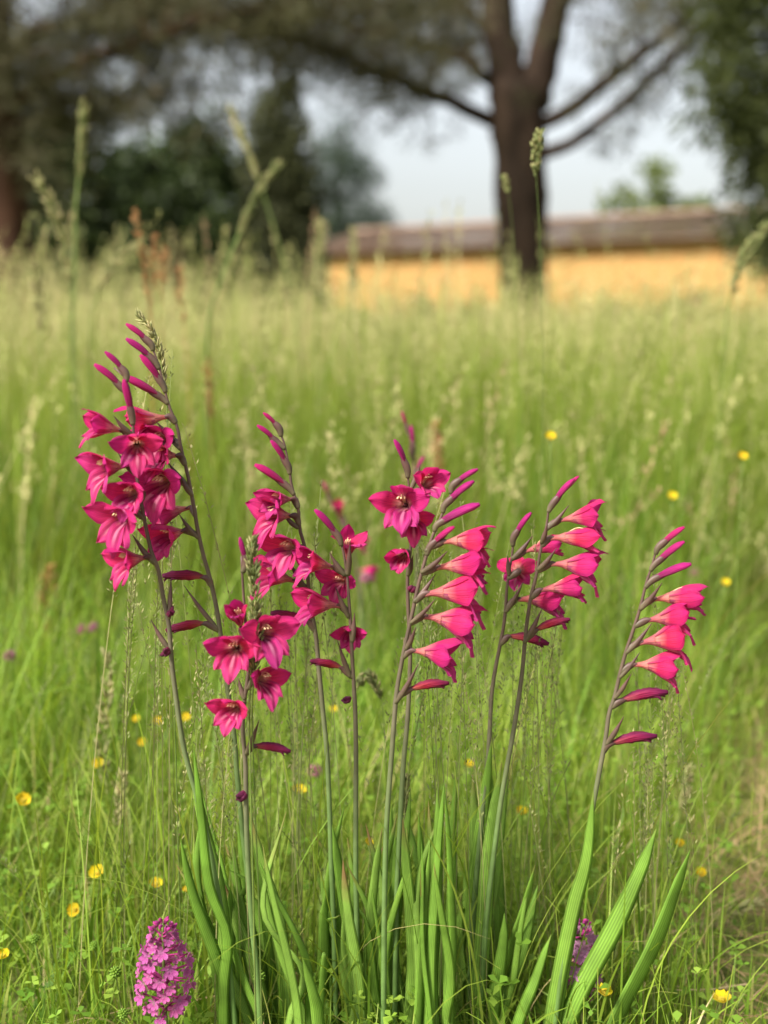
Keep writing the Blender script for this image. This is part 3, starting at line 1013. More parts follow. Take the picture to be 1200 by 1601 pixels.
for nm, b in (('front_wall', (0, LB, 0, 0.3, 0, EZ)), ('rear_wall', (0, LB, DB - 0.3, DB, 0, EZ)), ('end_wall', (0.0, 0.3, 0.302, DB - 0.302, 0, EZ)), ('end_wall', (LB - 0.3, LB, 0.302, DB - 0.302, 0, EZ))):
    v, f, u = boxv(*b)
    obj(nm, new_mesh(nm, v, f, M['stucco'], u, False), house)
v, f, u = boxv(-0.03, LB + 0.03, -0.03, 0.02, -0.02, 0.35)
obj('plinth', new_mesh('plinth', v, f, M['roof_tile'], u, False), house)


def slope(p0, p1, q1, q0, rows=18, cols=60):
    """a tiled slope: barrel rows across, stepped courses up"""
    p0, p1, q0, q1 = (np.array(p, float) for p in (p0, p1, q0, q1))
    nrm = np.cross(p1 - p0, q0 - p0)
    nrm /= np.linalg.norm(nrm)
    V = []
    n = cols * 4
    for r in range(rows):
        for e in (0, 1):
            s = (r + e * 1.06) / rows
            s = min(s, 1.0)
            a, b = p0 * (1 - s) + q0 * s, p1 * (1 - s) + q1 * s
            tt = np.linspace(0, 1, n + 1)[:, None]
            wave = 0.035 * np.abs(np.sin(tt * cols * math.pi))
            V.append(a * (1 - tt) + b * tt + nrm * (wave + (0.03 if e == 0 else 0.0)))
    V = np.vstack(V)
    k = n + 1
    Fc = []
    for r in range(rows):
        for i in range(n):
            o = r * 2 * k + i
            Fc.append((o, o + 1, o + k + 1, o + k))
    return V, np.array(Fc)


ex0, ex1, ey0, ey1 = -OV, LB + OV, -OV, DB + OV
hx = -OV
ez = EZ - 0.02
c00, c10, c11, c01 = (ex0, ey0, ez), (ex1, ey0, ez), (ex1, ey1, ez), (ex0, ey1, ez)
r0, r1 = (hx, DB / 2, RZ), (LB - hx, DB / 2, RZ)
for nm, pp, cl in (('roof_slope', (c00, c10, r1, r0), 90), ('roof_slope', (c11, c01, r0, r1), 90), ):
    v, f = slope(*pp, rows=20, cols=cl)
    obj(nm, new_mesh(nm, v, f, M['roof_tile'], None, False), house)
for x0_, x1_ in ((0.0, 0.3), (LB - 0.3, LB)):
    v = np.array([(x_, y_, z_) for x_ in (x0_, x1_) for (y_, z_) in ((0.05, EZ), (DB - 0.05, EZ), (DB / 2, RZ - 0.12))], float)
    obj('gable', new_mesh('gable', v, [(0, 1, 2), (5, 4, 3), (0, 3, 4, 1), (1, 4, 5, 2), (2, 5, 3, 0)], M['stucco'], None, False), house)
v, f, u = tube(smooth_path([r0, r1], 30), 0.09, 8)
obj('ridge', new_mesh('ridge', v + np.array([0, 0, 0.03]), f, M['roof_tile'], u), house)
v, f, u = boxv(ex0 + 0.02, ex1 - 0.02, ey0 - 0.03, ey0 + 0.03, EZ - 0.11, EZ - 0.03)
obj('fascia', new_mesh('fascia', v, f, M['wood'], u, False), house)
v, f, u = boxv(ex0 + 0.1, ex1 - 0.1, ey0 + 0.05, ey1 - 0.05, EZ - 0.05, EZ - 0.025)
obj('soffit', new_mesh('soffit', v, f, M['wood'], u, False), house)

# ================================================================== gladioli
# ---- flower meshes in centimetres: +X out of the throat, +Z up
PROFILES = {
    # tepal: azimuth (deg from up), control points (x, r), half width
    'dorsal': (0, [(0.9, .16), (1.7, .62), (2.7, 1.10), (3.6, 1.30), (4.45, 1.25)], 0.86),
    'lat_l': (74, [(0.9, .16), (1.7, .50), (2.5, .98), (3.2, 1.60), (3.7, 2.40)], 0.90),
    'lat_r': (-74, [(0.9, .16), (1.7, .50), (2.5, .98), (3.2, 1.60), (3.7, 2.40)], 0.90),
    'low_l': (140, [(0.9, .16), (1.7, .50), (2.5, .85), (3.15, 1.40), (3.45, 2.10)], 0.70),
    'low_r': (-140, [(0.9, .16), (1.7, .50), (2.5, .85), (3.15, 1.40), (3.45, 2.10)], 0.70),
    'low_m': (180, [(0.9, .16), (1.8, .50), (2.7, .85), (3.45, 1.50), (3.75, 2.45)], 0.78),
}
CLOSED = [(0.9, .18), (1.8, .42), (2.8, .52), (3.6, .40), (4.3, .12)]


def tepal_mesh(which, openness, seed, rag=0.0):
    r_ = random.Random(hash((which, seed)) & 0xffff)
    rs = random.Random(seed * 17 + len(which) * 3 + ord(which[-1]))
    az, prof, hw = PROFILES[which]
    az = R(az + rs.uniform(-7, 7))
    pr = [((1 - openness) * c[0] + openness * p[0], (1 - openness) * c[1] + openness * p[1]) for c, p in zip(CLOSED, prof)]
    pr = [(a * rs.uniform(0.97, 1.03), b * (1 + (rs.uniform(-0.12, 0.14) if i > 1 else 0))) for i, (a, b) in enumerate(pr)]
    hw *= (0.72 + 0.28 * openness) * rs.uniform(0.94, 1.08)
    NT, NU = 14, 12
    P = smooth_path([(a, b, 0) for a, b in pr], NT)
    V, U = [], []
    ph = rs.uniform(0, 6.28)
    for i in range(NT):
        t = i / (NT - 1)
        wd = hw * (0.20 + 0.80 * math.sin(math.pi * min(1, t * 0.60 + 0.06)) ** 1.0) if t < 0.7 else hw * 1.0 * max(0.0, math.cos((t - 0.62) / 0.38 * math.pi / 2)) ** 0.75
        wd = max(wd, 0.03)
        if t < 0.7:
            wd = hw * (0.22 + 0.78 * math.sin(min(1, t / 0.66) * math.pi / 2) ** 1.2)
        bl = float(smoothstep(0.35, 0.95, np.array(t))) * openness
        xx, rr = P[i, 0], P[i, 1]
        for j in range(NU + 1):
            u = j / NU * 2 - 1
            ca, sa = math.cos(az), math.sin(az)
            # wrapped round the throat
            da = max(-1.15, min(1.15, wd * u / max(rr, 0.18)))
            y1, z1 = rr * math.sin(az + da), rr * math.cos(az + da)
            # laid flat with a slight keel, edges rolled back towards the tip
            lift = -0.20 * wd * u * u * (1 - 1.5 * t) + 0.06 * math.exp(-(u * 4) ** 2) * t + (0.08 * math.sin(u * 4 + ph + t * 3) + 0.07 * abs(u) ** 2 * math.sin(t * 11 + ph * 2 + (3 if u > 0 else 0))) * t
            y2 = (rr + lift) * sa + wd * u * ca
            z2 = (rr + lift) * ca - wd * u * sa
            yy, zz = y1 * (1 - bl) + y2 * bl, z1 * (1 - bl) + z2 * bl
            x_ = xx + 0.085 * math.sin(5 * u + ph) * t + 0.06 * abs(u) * math.sin(t * 9 + ph) * t + (-0.16 * u * u * t * t * openness)
            if rag:
                x_ += rs.uniform(-rag, rag) * t; yy += rs.uniform(-rag, rag) * t; zz += rs.uniform(-rag, rag) * t
            V.append((x_, yy, zz))
            U.append(((u + 1) / 2, t))
    V = np.array(V) * 0.01
    k = NU + 1
    f = np.array([(i * k + j, i * k + j + 1, (i + 1) * k + j + 1, (i + 1) * k + j) for i in range(NT - 1) for j in range(NU)])
    return new_mesh('tepal', V, f, M['tepal_low'] if which.startswith('low') else M['tepal'], U)


def throat_mesh(openness):
    P = smooth_path([(-0.1, 0, -0.14), (0.35, 0, -0.05), (0.8, 0, 0.0), (1.35, 0, 0.02)], 9) * 0.01
    rad = np.array([0.13, 0.14, 0.15, 0.16, 0.18, 0.21, 0.26, 0.32, 0.40]) * 0.01
    v, f, u = tube(P, rad, 10)
    f = f[:-1]
    u = np.c_[u[:, 0], u[:, 1] * 0.9]
    parts = [(v, f, u, 0)]
    for k in (-1, 0, 1):
        q = smooth_path([(0.9, 0.05 * k, 0.1), (1.8, 0.1 * k, 0.42), (2.45 + 0.1 * abs(k), 0.2 * k, 0.55)], 6) * 0.01
        v2, f2, u2 = tube(q, np.array([.03, .03, .03, .03, .05, .05]) * 0.01, 5)
        parts.append((v2, f2, u2, 1))
        q = smooth_path([(2.2, 0.2 * k, 0.52), (2.55, 0.24 * k, 0.50), (2.95, 0.26 * k, 0.40)], 5) * 0.01
        v2, f2, u2 = tube(q, np.array([.05, .075, .08, .07, .03]) * 0.01, 6)
        parts.append((v2, f2, u2, 1))
    q = smooth_path([(1.2, 0, 0.2), (2.2, 0.02, 0.7), (3.05, 0.05, 0.62)], 7) * 0.01
    v2, f2, u2 = tube(q, np.array([.03, .03, .03, .03, .035, .05, .03]) * 0.01, 5)
    parts.append((v2, f2, u2, 1))
    v, f, u, mi = merge(parts)
    return new_mesh('perianth_tube', v, f, None, u, True, [M['ftube'], M['stamen']], mi)


FLOWERS = {}
for kind, op, n in (('open', 1.0, 6), ('half', 0.74, 5), ('shy', 0.48, 4)):
    FLOWERS[kind] = []
    for s in range(n):
        o_ = op + (0.08 * (s % 3 - 1) if kind != 'open' else -0.06 * (s % 3))
        FLOWERS[kind].append((throat_mesh(o_), [(nm, tepal_mesh(nm, o_, s + 1)) for nm in ('low_m', 'low_l', 'low_r', 'lat_l', 'lat_r', 'dorsal')]))


def bud_mesh(seed):
    rs = random.Random(seed)
    P = smooth_path([(0, 0, 0), (1.1, 0, 0.05), (2.2, 0, 0.06), (3.1, 0, 0.0)], 14) * 0.01
    tt = np.linspace(0, 1, 14)
    rad = (0.13 + 0.165 * np.sin(np.pi * np.clip(tt * 0.8 + 0.02, 0, 1)) ** 1.2) * (1 - 0.40 * smoothstep(0.82, 1, tt)) * 0.01
    v, f, u = tube(P, rad, 12, ripple=(0.16, 3, 0.22 + rs.uniform(-.05, .05)))
    return new_mesh('bud', v, f, M['bud'], u)


def wilt_mesh(seed):
    """withered flower: collapsed, twisted perianth with drooping shrivelled lobes at the end"""
    rs = random.Random(seed)
    P = smooth_path([(0, 0, 0), (1.2, 0, .12), (2.5, 0.03, .16), (3.6, -0.03, .05), (4.3, 0.02, -.08)], 18) * 0.01
    tt = np.linspace(0, 1, 18)
    rad = (0.12 + 0.34 * np.sin(np.pi * np.clip(tt * 0.92, 0, 1)) ** 1.3) * 0.01
    v, f, u = tube(P, rad, 14, flat=0.62, ripple=(0.24, 5, 0.35), jitter=0.06)
    parts = [(v, f, u)]
    for k in range(2):
        x0 = rs.uniform(3.2, 3.8)
        q = smooth_path([(x0 - 1, 0.1 * k, 0.0), (x0, 0.12 * (k * 2 - 1), -0.22), (x0 + 0.35, 0.16 * (k * 2 - 1), -rs.uniform(0.4, 0.65))], 8) * 0.01
        v2, f2, u2 = tube(q, np.array([.1, .16, .2, .2, .18, .14, .1, .04]) * 0.01, 8, flat=0.5, ripple=(0.2, 3, 0.5), jitter=0.08)
        u2 = np.c_[u2[:, 0], 0.5 + 0.5 * u2[:, 1]]
        parts.append((v2, f2, u2))
    v, f, u, _ = merge(parts)
    return new_mesh('withered_flower', v, f, M['wilt'], u)


def spent_mesh(seed):
    """small crumpled remains"""
    r2 = np.random.default_rng(seed)
    parts = []
    for k in range(5):
        a = r2.uniform(0, 6.28)
        e = np.array([r2.uniform(.5, 1.1), .35 * math.cos(a), .35 * math.sin(a)])
        q = smooth_path([(0, 0, 0), e * 0.5 + r2.normal(0, .1, 3), e + r2.normal(0, .12, 3)], 7) * 0.01
        v2, f2, u2 = tube(q, np.array([.10, .2, .27, .30, .27, .2, .08]) * 0.01, 9, flat=0.6, ripple=(0.25, 4, 0.6), jitter=0.12)
        parts.append((v2, f2, u2))
    v, f, u, _ = merge(parts)
    return new_mesh('spent_flower', v, f, M['spent'], u)


BUDS = [bud_mesh(i) for i in range(4)]
WILTS = [wilt_mesh(i) for i in range(4)]
SPENTS = [spent_mesh(i) for i in range(3)]


def lens_ribbon(P, W, side, thick, fold=0.0, rib=4):
    """leaf blade with a lens-shaped section: pointed edges, real thickness"""
    P = np.asarray(P, float)
    k = len(P)
    T = frames(P)
    side = np.asarray(side, float)
    us = np.linspace(-1, 1, rib + 1)
    V, U = [], []
    for i in range(k):
        s = side - T[i] * np.dot(side, T[i])
        s /= np.linalg.norm(s) + 1e-9
        nn = np.cross(T[i], s)
        for u in us:
            V.append(P[i] + s * (W[i] * 0.5 * u) + nn * (thick * (1 - u * u) * min(1, W[i] / 0.004) + fold * W[i] * abs(u)))
            U.append(((u + 1) / 2, i / (k - 1)))
        for u in us[-2:0:-1]:
            V.append(P[i] + s * (W[i] * 0.5 * u) + nn * (-thick * (1 - u * u) * min(1, W[i] / 0.004) + fold * W[i] * abs(u)))
            U.append(((u + 1) / 2, i / (k - 1)))
    m = 2 * rib
    f = []
    for i in range(k - 1):
        for j in range(m):
            j2 = (j + 1) % m
            f.append((i * m + j, i * m + j2, (i + 1) * m + j2, (i + 1) * m + j))
    return np.array(V), f, np.array(U)


def gladiolus(label, d, stem_px, flowers, bracts, leaves, low=None):
    """stem_px from tip to foot; flowers (kind, base px, mouth px, toward-camera cm, size); all at forward distance d"""
    spts = [at(p[0], p[1], d + (p[2] if len(p) > 2 else 0)) for p in stem_px]
    last = spts[-1]
    prev = spts[-2]
    dv = last - prev
    k = (last.z) / max(-dv.z, 1e-3)
    foot = Vector((last.x + dv.x * min(k, 3) * 0.6, last.y, -0.01))
    root = thing('gladiolus', label, 'gladiolus', (foot.x, foot.y, 0), 'magenta gladioli in the meadow')
    off = np.array([foot.x, foot.y, 0.0])
    P = smooth_path((spts + [foot])[::-1], 70)
    # slight zigzag in the flowering part
    n = len(P)
    tt = np.linspace(0, 1, n)
    rad = np.interp(tt, [0, 0.35, 0.6, 0.85, 1], [0.0030, 0.0027, 0.0024, 0.0017, 0.0009])
    v, f, u = tube(P, rad, 10, jitter=0.02)
    obj('stem', new_mesh('stem', v - off, f, M['gstem'], u), root)
    S2 = [(p[0], p[1]) for p in stem_px]

    def nearest_on_stem(bx, by, lift):
        best, bp = 1e9, None
        for a, b in zip(S2[:-1], S2[1:]):
            for s in np.linspace(0, 1, 12):
                qx, qy = a[0] * (1 - s) + b[0] * s, a[1] * (1 - s) + b[1] * s
                dd = math.hypot(qx - bx, qy - (by + lift))
                if dd < best:
                    best, bp = dd, (qx, qy)
        return bp

    def bract(b0, b1, wpx=8.0, fwd=0.004, bulge=1.0, tube_r=None):
        p0 = at(b0[0], b0[1], d - 0.001)
        p1 = at(b1[0], b1[1], d - fwd)
        mid = (p0 + p1) / 2 + Vector((0, 0, -0.0018))
        PP = smooth_path([p0, mid, p1], 14)
        t_ = np.linspace(0, 1, 14)
        ww = wpx / F * d * (0.55 + 0.45 * np.sin(np.pi * np.clip(t_ * 1.1, 0, 1))) * (1 - t_ ** 2.2) + 0.0005
        v_, f_, u_ = tube(PP, ww * 0.5, 8, flat=0.75)
        obj('bract', new_mesh('bract', v_ - off, f_, M['bract'], u_), root)

    for (b0, b1) in bracts:
        bract(b0, b1, rnd.uniform(8, 10), rnd.uniform(-0.004, 0.012))
    for fl in flowers:
        kind, b, m, toward = fl[:4]
        size = fl[4] if len(fl) > 4 else 1.0
        dz = fl[5] if len(fl) > 5 else 0.0
        size *= {'open': 1.18, 'half': 1.22, 'shy': 1.20, 'bud': 1.12, 'wilt': 1.12}.get(kind, 1.0)
        pb = at(b[0], b[1], d + dz)
        pm = at(m[0], m[1], d + dz - toward * 0.01)
        ax = (pm - pb)
        ax.normalize()
        up = Vector((0, 0, 1))
        if abs(ax.z) > 0.93:
            up = Vector((0.3, 0.9, 0.3))
        yv = up.cross(ax).normalized()
        zv = ax.cross(yv).normalized()
        roll = R(rnd.uniform(-8, 8))
        y2 = yv * math.cos(roll) + zv * math.sin(roll)
        z2 = -yv * math.sin(roll) + zv * math.cos(roll)
        mt = Matrix(((ax.x, y2.x, z2.x, pb.x - off[0]), (ax.y, y2.y, z2.y, pb.y - off[1]), (ax.z, y2.z, z2.z, pb.z), (0, 0, 0, 1)))
        if kind in FLOWERS:
            th, tps = rnd.choice(FLOWERS[kind])
            o_ = obj('flower', th, root)
            o_.matrix_local = mt @ Matrix.Diagonal((size * rnd.uniform(0.88, 0.98), size * rnd.uniform(1.02, 1.16), size * rnd.uniform(1.02, 1.16), 1))
            for nm, me in tps:
                obj('tepal', me, o_)
        else:
            lst, nm = {'bud': (BUDS, 'bud'), 'wilt': (WILTS, 'withered_flower'), 'spent': (SPENTS, 'spent_flower')}[kind]
            o_ = obj(nm, rnd.choice(lst), root)
            o_.matrix_local = mt @ Matrix.Diagonal((size, size, size, 1))
        if kind != 'spent' and dz < 0.03:
            q = nearest_on_stem(b[0], b[1], 16)
            if q:
                ex_ = 0.35 if kind != 'bud' else 0.95
                e1 = (b[0] + (m[0] - b[0]) * ex_ * 0.6, b[1] + (m[1] - b[1]) * ex_ * 0.6)
                # sheath from the stem round the foot of the flower
                L_ = math.hypot(e1[0] - q[0], e1[1] - q[1])
                if L_ > 6:
                    p0 = at(q[0], q[1], d)
                    p1 = pb
                    p2 = at(e1[0], e1[1], d + dz - toward * 0.004)
                    PP = smooth_path([p0, p1 + Vector((0, 0, -0.001)), p2], 14)
                    t_ = np.linspace(0, 1, 14)
                    ww = ((0.0054 * (0.6 + 0.55 * np.sin(np.pi * np.clip(t_ * 0.95 + .05, 0, 1))) * (1 - t_ ** 5)) if kind != 'bud' else 0.0062 * (0.42 + 0.58 * np.sin(np.pi * np.clip(t_ * 0.86 + .05, 0, 1))) * (1 - t_ ** 6)) + 0.0006
                    v_, f_, u_ = tube(PP, ww * 0.55, 9, flat=0.8)
                    obj('bract', new_mesh('bract', v_ - off, f_, M['bract'], u_), root)
    extra = []
    for lf in ([] if len(leaves) > 4 else leaves + leaves + leaves[:1]):
        j = [(p[0] + rnd.uniform(-26, 26) + (p[0] - lf[0][0][0]) * rnd.uniform(-0.3, 0.2), p[1] + (0 if i == 0 else rnd.uniform(-70, 40))) for i, p in enumerate(lf[0])]
        extra.append((j, lf[1] * rnd.uniform(0.5, 0.95), rnd.uniform(-0.01, 0.06)))
    for lf in leaves + extra:
        pts, wpx = lf[0], lf[1]
        dd = lf[2] if len(lf) > 2 else 0.0
        td = lf[3] if len(lf) > 3 else rnd.uniform(-0.03, 0.03)
        nn = len(pts)
        pp = [at(p[0], p[1], d + dd + td * i / (nn - 1)) for i, p in enumerate(pts)]
        if pp[0].z > 0.01:
            dv_ = pp[0] - pp[1]
            kk = min(1.0, pp[0].z / max(-dv_.z, 0.02))
            g = pp[0] + dv_ * kk * 0.7
            pp = [Vector((g.x, g.y, -0.01))] + pp
        PP = smooth_path(pp, 26)
        t_ = np.linspace(0, 1, 26)
        bw = rnd.uniform(-0.010, 0.010)
        PP[:, 0] += bw * np.sin(t_ * math.pi) + 0.0012 * np.sin(t_ * rnd.uniform(6, 12) + rnd.uniform(0, 6))
        PP[:, 1] += rnd.uniform(-0.02, 0.03) * t_ ** 2
        wm = 1.12 * wpx / F * (d + dd)
        ww = wm * np.interp(t_, [0, 0.25, 0.65, 0.88, 1], [0.78, 1.0, 0.95, 0.6, 0.03])
        sd_ = Vector((1, rnd.uniform(-0.55, 0.55), 0))
        v_, f_, u_ = lens_ribbon(PP, ww, sd_, 0.0007, rnd.uniform(0.02, 0.10))
        obj('leaf', new_mesh('leaf', v_ - off, f_, M['gleaf'], u_), root)
    return root


# 1: the tall one leaning to the left
gladiolus('tallest magenta gladiolus, leaning left, closed buds bowed over at its tip', 1.16,
          [(232, 533), (245, 562), (256, 604), (263, 632), (276, 665), (283, 702), (293, 742), (303, 795), (310, 835), (318, 870), (328, 905), (338, 950), (345, 995), (356, 1079), (365, 1145), (371, 1220), (378, 1290), (388, 1380), (396, 1480)],
          [('bud', (235, 536), (200, 509), 0.2, 0.82), ('bud', (240, 562), (199, 531), 0.4, 0.92), ('bud', (254, 600), (220, 556), 0.3, 0.98), ('bud', (252, 620), (200, 593), 0.8, 1.15),
           ('half', (266, 650), (212, 660), 0.8, 0.95), ('open', (272, 688), (232, 690), 3.2, 0.85, 0.012), ('open', (282, 712), (240, 712), 2.6, 0.95), ('open', (276, 748), (231, 765), 4.6, 1.08), ('half', (299, 792), (250, 806), 1.6, 1.0, 0.02),
           ('half', (292, 828), (246, 842), 3.2, 0.95), ('wilt', (324, 903), (263, 900), 0.6, 0.9), ('wilt', (324, 974), (267, 984), 0.6, 0.85)],
          [((272, 685), (245, 660)), ((292, 757), (260, 720)), ((310, 842), (279, 803)), ((341, 985), (287, 915)), ((300, 775), (282, 745))],
          [([(400, 1601), (380, 1510), (345, 1390)], 24), ([(440, 1590), (425, 1450), (400, 1350), (388, 1270)], 25), ([(395, 1601), (390, 1500), (372, 1400), (360, 1330)], 18)])
# 2: beside it
gladiolus('magenta gladiolus crowded against the tallest one, buds pointing up left', 1.12,
          [(178, 575), (196, 592), (204, 620), (207, 655), (209, 690), (213, 740), (223, 800), (236, 862), (247, 890), (255, 935), (264, 980), (267, 1025), (273, 1076), (284, 1154), (296, 1205), (311, 1259), (330, 1340), (345, 1420), (358, 1510)],
          [('bud', (196, 582), (169, 555), 0.2, 0.75), ('bud', (192, 606), (155, 576), 0.3, 0.95), ('bud', (206, 650), (195, 600), 0.6, 1.0),
           ('half', (196, 674), (142, 664), 1.4, 0.88), ('half', (222, 770), (196, 776), 3.0, 0.9), ('open', (214, 690), (214, 707), 4.2, 0.85), ('open', (203, 727), (150, 735), 2.2, 0.95), ('open', (213, 800), (180, 815), 2.6, 0.98),
           ('half', (234, 870), (185, 880), 2.0, 0.9), ('spent', (262, 960), (272, 950), 0.6, 0.9), ('spent', (264, 1012), (255, 1022), 0.6, 1.0)],
          [((208, 682), (177, 650)), ((211, 742), (184, 708)), ((240, 880), (206, 835)), ((264, 968), (267, 903)), ((266, 1018), (236, 970))],
          [([(372, 1575), (345, 1490), (310, 1410), (276, 1325)], 19), ([(365, 1560), (358, 1500), (343, 1400), (318, 1300), (292, 1190)], 22, 0.02), ([(410, 1601), (385, 1540), (352, 1450), (330, 1390)], 17)])
# 3: short, front
gladiolus('short magenta gladiolus with a starry flower and a green grass head before it', 1.09,
          [(377, 870), (379, 910), (383, 965), (387, 1010), (388, 1050), (382, 1094), (379, 1139), (383, 1190), (384, 1226), (385, 1290), (388, 1360), (394, 1450), (402, 1530)],
          [('bud', (384, 880), (376, 846), 0.3, 0.72), ('shy', (378, 985), (368, 952), 1.8, 0.75), ('open', (372, 1010), (360, 1022), 4.4, 0.95),
           ('open', (402, 990), (430, 992), 4.0, 0.92), ('open', (396, 1062), (424, 1066), 2.6, 0.85), ('half', (378, 1100), (356, 1114), 3.0, 0.80), ('wilt', (393, 1166), (447, 1173), 0.4, 0.78), ('spent', (384, 1236), (372, 1248), 0.4, 1.15)],
          [((384, 1180), (405, 1125)), ((382, 1094), (372, 1060))],
          [([(470, 1601), (455, 1520), (430, 1420), (410, 1330)], 16), ([(500, 1601), (494, 1560), (470, 1500)], 20)])
# 4
gladiolus('slender magenta gladiolus with four closed buds stacked above its left-facing flowers', 1.18,
          [(430, 662), (443, 690), (452, 734), (456, 762), (466, 795), (468, 826), (478, 863), (481, 905), (485, 945), (493, 991), (498, 1043), (505, 1117), (511, 1180), (515, 1270), (518, 1360), (522, 1460)],
          [('bud', (436, 668), (414, 648), 0.2, 0.60), ('bud', (433, 690), (404, 667), 0.3, 0.72), ('bud', (450, 727), (426, 693), 0.3, 0.85), ('bud', (450, 760), (403, 730), 0.5, 1.12),
           ('half', (460, 780), (427, 782), 1.8, 0.82), ('open', (462, 806), (410, 806), 2.2, 0.95), ('open', (470, 855), (440, 860), 2.8, 1.0), ('half', (464, 908), (421, 900), 1.2, 1.0), ('wilt', (484, 972), (433, 960), 0.8, 0.85)],
          [((466, 826), (441, 800)), ((478, 920), (449, 873))],
          [([(505, 1601), (508, 1500), (511, 1385)], 22), ([(550, 1590), (535, 1440), (518, 1285)], 22), ([(535, 1601), (520, 1500), (505, 1420), (500, 1360)], 15)])
# 5
gladiolus('magenta gladiolus seen side-on with grey-purple bracts and flowers mostly turned left', 1.15,
          [(520, 826), (531, 843), (537, 866), (542, 899), (545, 936), (548, 982), (551, 1043), (554, 1089), (556, 1150), (556, 1270), (556, 1370), (558, 1470)],
          [('bud', (529, 838), (498, 804), 0.3, 1.0), ('half', (524, 886), (484, 880), 1.2, 0.9), ('half', (533, 946), (492, 946), 1.2, 1.08), ('open', (540, 905), (524, 912), 3.0, 0.8, 0.035), ('half', (541, 880), (546, 852), 0.8, 0.75, 0.03),
           ('half', (552, 975), (548, 988), 2.0, 0.75, 0.035), ('wilt', (537, 1045), (499, 1036), 0.6, 0.72), ('spent', (548, 1090), (534, 1096), 0.3, 0.9)],
          [((539, 900), (515, 864)), ((545, 966), (524, 917)), ((548, 1060), (527, 1001)), ((550, 1004), (554, 958)), ((544, 900), (547, 846))],
          [([(570, 1601), (562, 1520), (537, 1335)], 20), ([(598, 1601), (585, 1510), (570, 1415)], 18), ([(590, 1601), (588, 1500), (590, 1380), (596, 1300)], 18)])
# 6
gladiolus('magenta gladiolus with two wide-open starry flowers, left of the densely flowered one', 1.16,
          [(636, 732), (640, 775), (642, 850), (637, 895), (638, 955), (641, 1010), (640, 1060), (637, 1120), (630, 1200), (625, 1290), (620, 1400), (618, 1500)],
          [('bud', (636, 730), (618, 692), 0.3, 0.85), ('open', (636, 790), (622, 788), 4.4, 1.0), ('open', (645, 812), (647, 818), 3.6, 0.78, 0.01), ('half', (655, 765), (673, 752), 2.6, 0.85), ('shy', (636, 862), (625, 872), 2.6, 0.85), ('spent', (640, 925), (650, 919), 0.2, 0.8)],
          [((642, 765), (657, 726)), ((638, 900), (645, 868)), ((641, 830), (630, 800))],
          [([(605, 1601), (607, 1500), (620, 1290)], 20), ([(632, 1601), (632, 1540), (630, 1280)], 22), ([(648, 1601), (648, 1520), (656, 1270)], 20)])
# 7
gladiolus('densely flowered magenta gladiolus, its big hooded flowers all facing right', 1.12,
          [(722, 744), (705, 772), (692, 802), (676, 838), (663, 880), (653, 918), (645, 955), (635, 1000), (627, 1039), (619, 1090), (612, 1180), (604, 1290), (601, 1400), (600, 1500)],
          [('bud', (708, 757), (746, 734), 0.2, 0.78), ('bud', (696, 787), (741, 752), 0.4, 0.98), ('bud', (684, 818), (744, 791), 0.6, 1.25), ('bud', (672, 853), (707, 826), 0.4, 0.85),
           ('half', (690, 846), (748, 846), 0.8, 1.02), ('half', (681, 886), (741, 884), 1.0, 1.08), ('half', (662, 927), (735, 926), 0.8, 1.22), ('half', (660, 962), (728, 975), 0.8, 1.18), ('half', (640, 1016), (700, 1024), 1.0, 1.08), ('wilt', (637, 1078), (696, 1068), 0.3, 0.84)],
          [((664, 862), (707, 826)), ((658, 896), (700, 861)), ((646, 942), (681, 897)), ((641, 975), (681, 936)), ((634, 1016), (650, 980)), ((618, 1100), (654, 1038))],
          [([(672, 1601), (670, 1500), (686, 1238)], 20), ([(692, 1601), (690, 1500), (700, 1330)], 18), ([(655, 1601), (665, 1470), (672, 1330)], 15)])
# 8
gladiolus('small magenta gladiolus with few flowers between the dense one and its right neighbour', 1.2,
          [(815, 822), (802, 842), (801, 864), (796, 892), (792, 920), (790, 954), (786, 985), (781, 1010), (769, 1080), (763, 1180), (752, 1290), (742, 1400), (736, 1500)],
          [('bud', (803, 838), (827, 806), 0.2, 0.85), ('shy', (818, 862), (860, 853), 0.4, 0.85), ('open', (810, 892), (808, 890), -2.0, 0.8), ('half', (806, 936), (862, 938), 1.0, 1.1), ('wilt', (793, 994), (826, 1000), 0.8, 0.9)],
          [((800, 875), (832, 838)), ((790, 958), (818, 910)), ((796, 900), (793, 868))],
          [([(720, 1601), (715, 1560), (721, 1400)], 18), ([(735, 1601), (740, 1530), (738, 1212)], 25)])
# 9
gladiolus('magenta gladiolus with plump right-facing flowers and a single pointed bud on top', 1.17,
          [(885, 762), (866, 782), (857, 797), (855, 818), (849, 842), (844, 864), (838, 900), (830, 932), (824, 970), (820, 1008), (815, 1060), (803, 1140), (785, 1240), (770, 1350), (758, 1460)],
          [('bud', (864, 786), (893, 754), 0.2, 0.9), ('bud', (882, 768), (908, 741), -0.2, 0.6, 0.03), ('half', (872, 813), (921, 808), 0.8, 0.95), ('shy', (858, 840), (908, 842), 0.8, 1.05), ('half', (860, 880), (915, 886), 0.8, 1.12), ('shy', (842, 922), (888, 918), 0.6, 1.0), ('wilt', (834, 986), (882, 970), 0.4, 0.78)],
          [((852, 830), (889, 790)), ((840, 892), (870, 857)), ((819, 1006), (848, 950)), ((846, 850), (856, 818))],
          [([(750, 1601), (768, 1400), (785, 1200)], 25), ([(760, 1601), (772, 1530), (790, 1438)], 22), ([(778, 1601), (805, 1520), (846, 1398)], 22)])
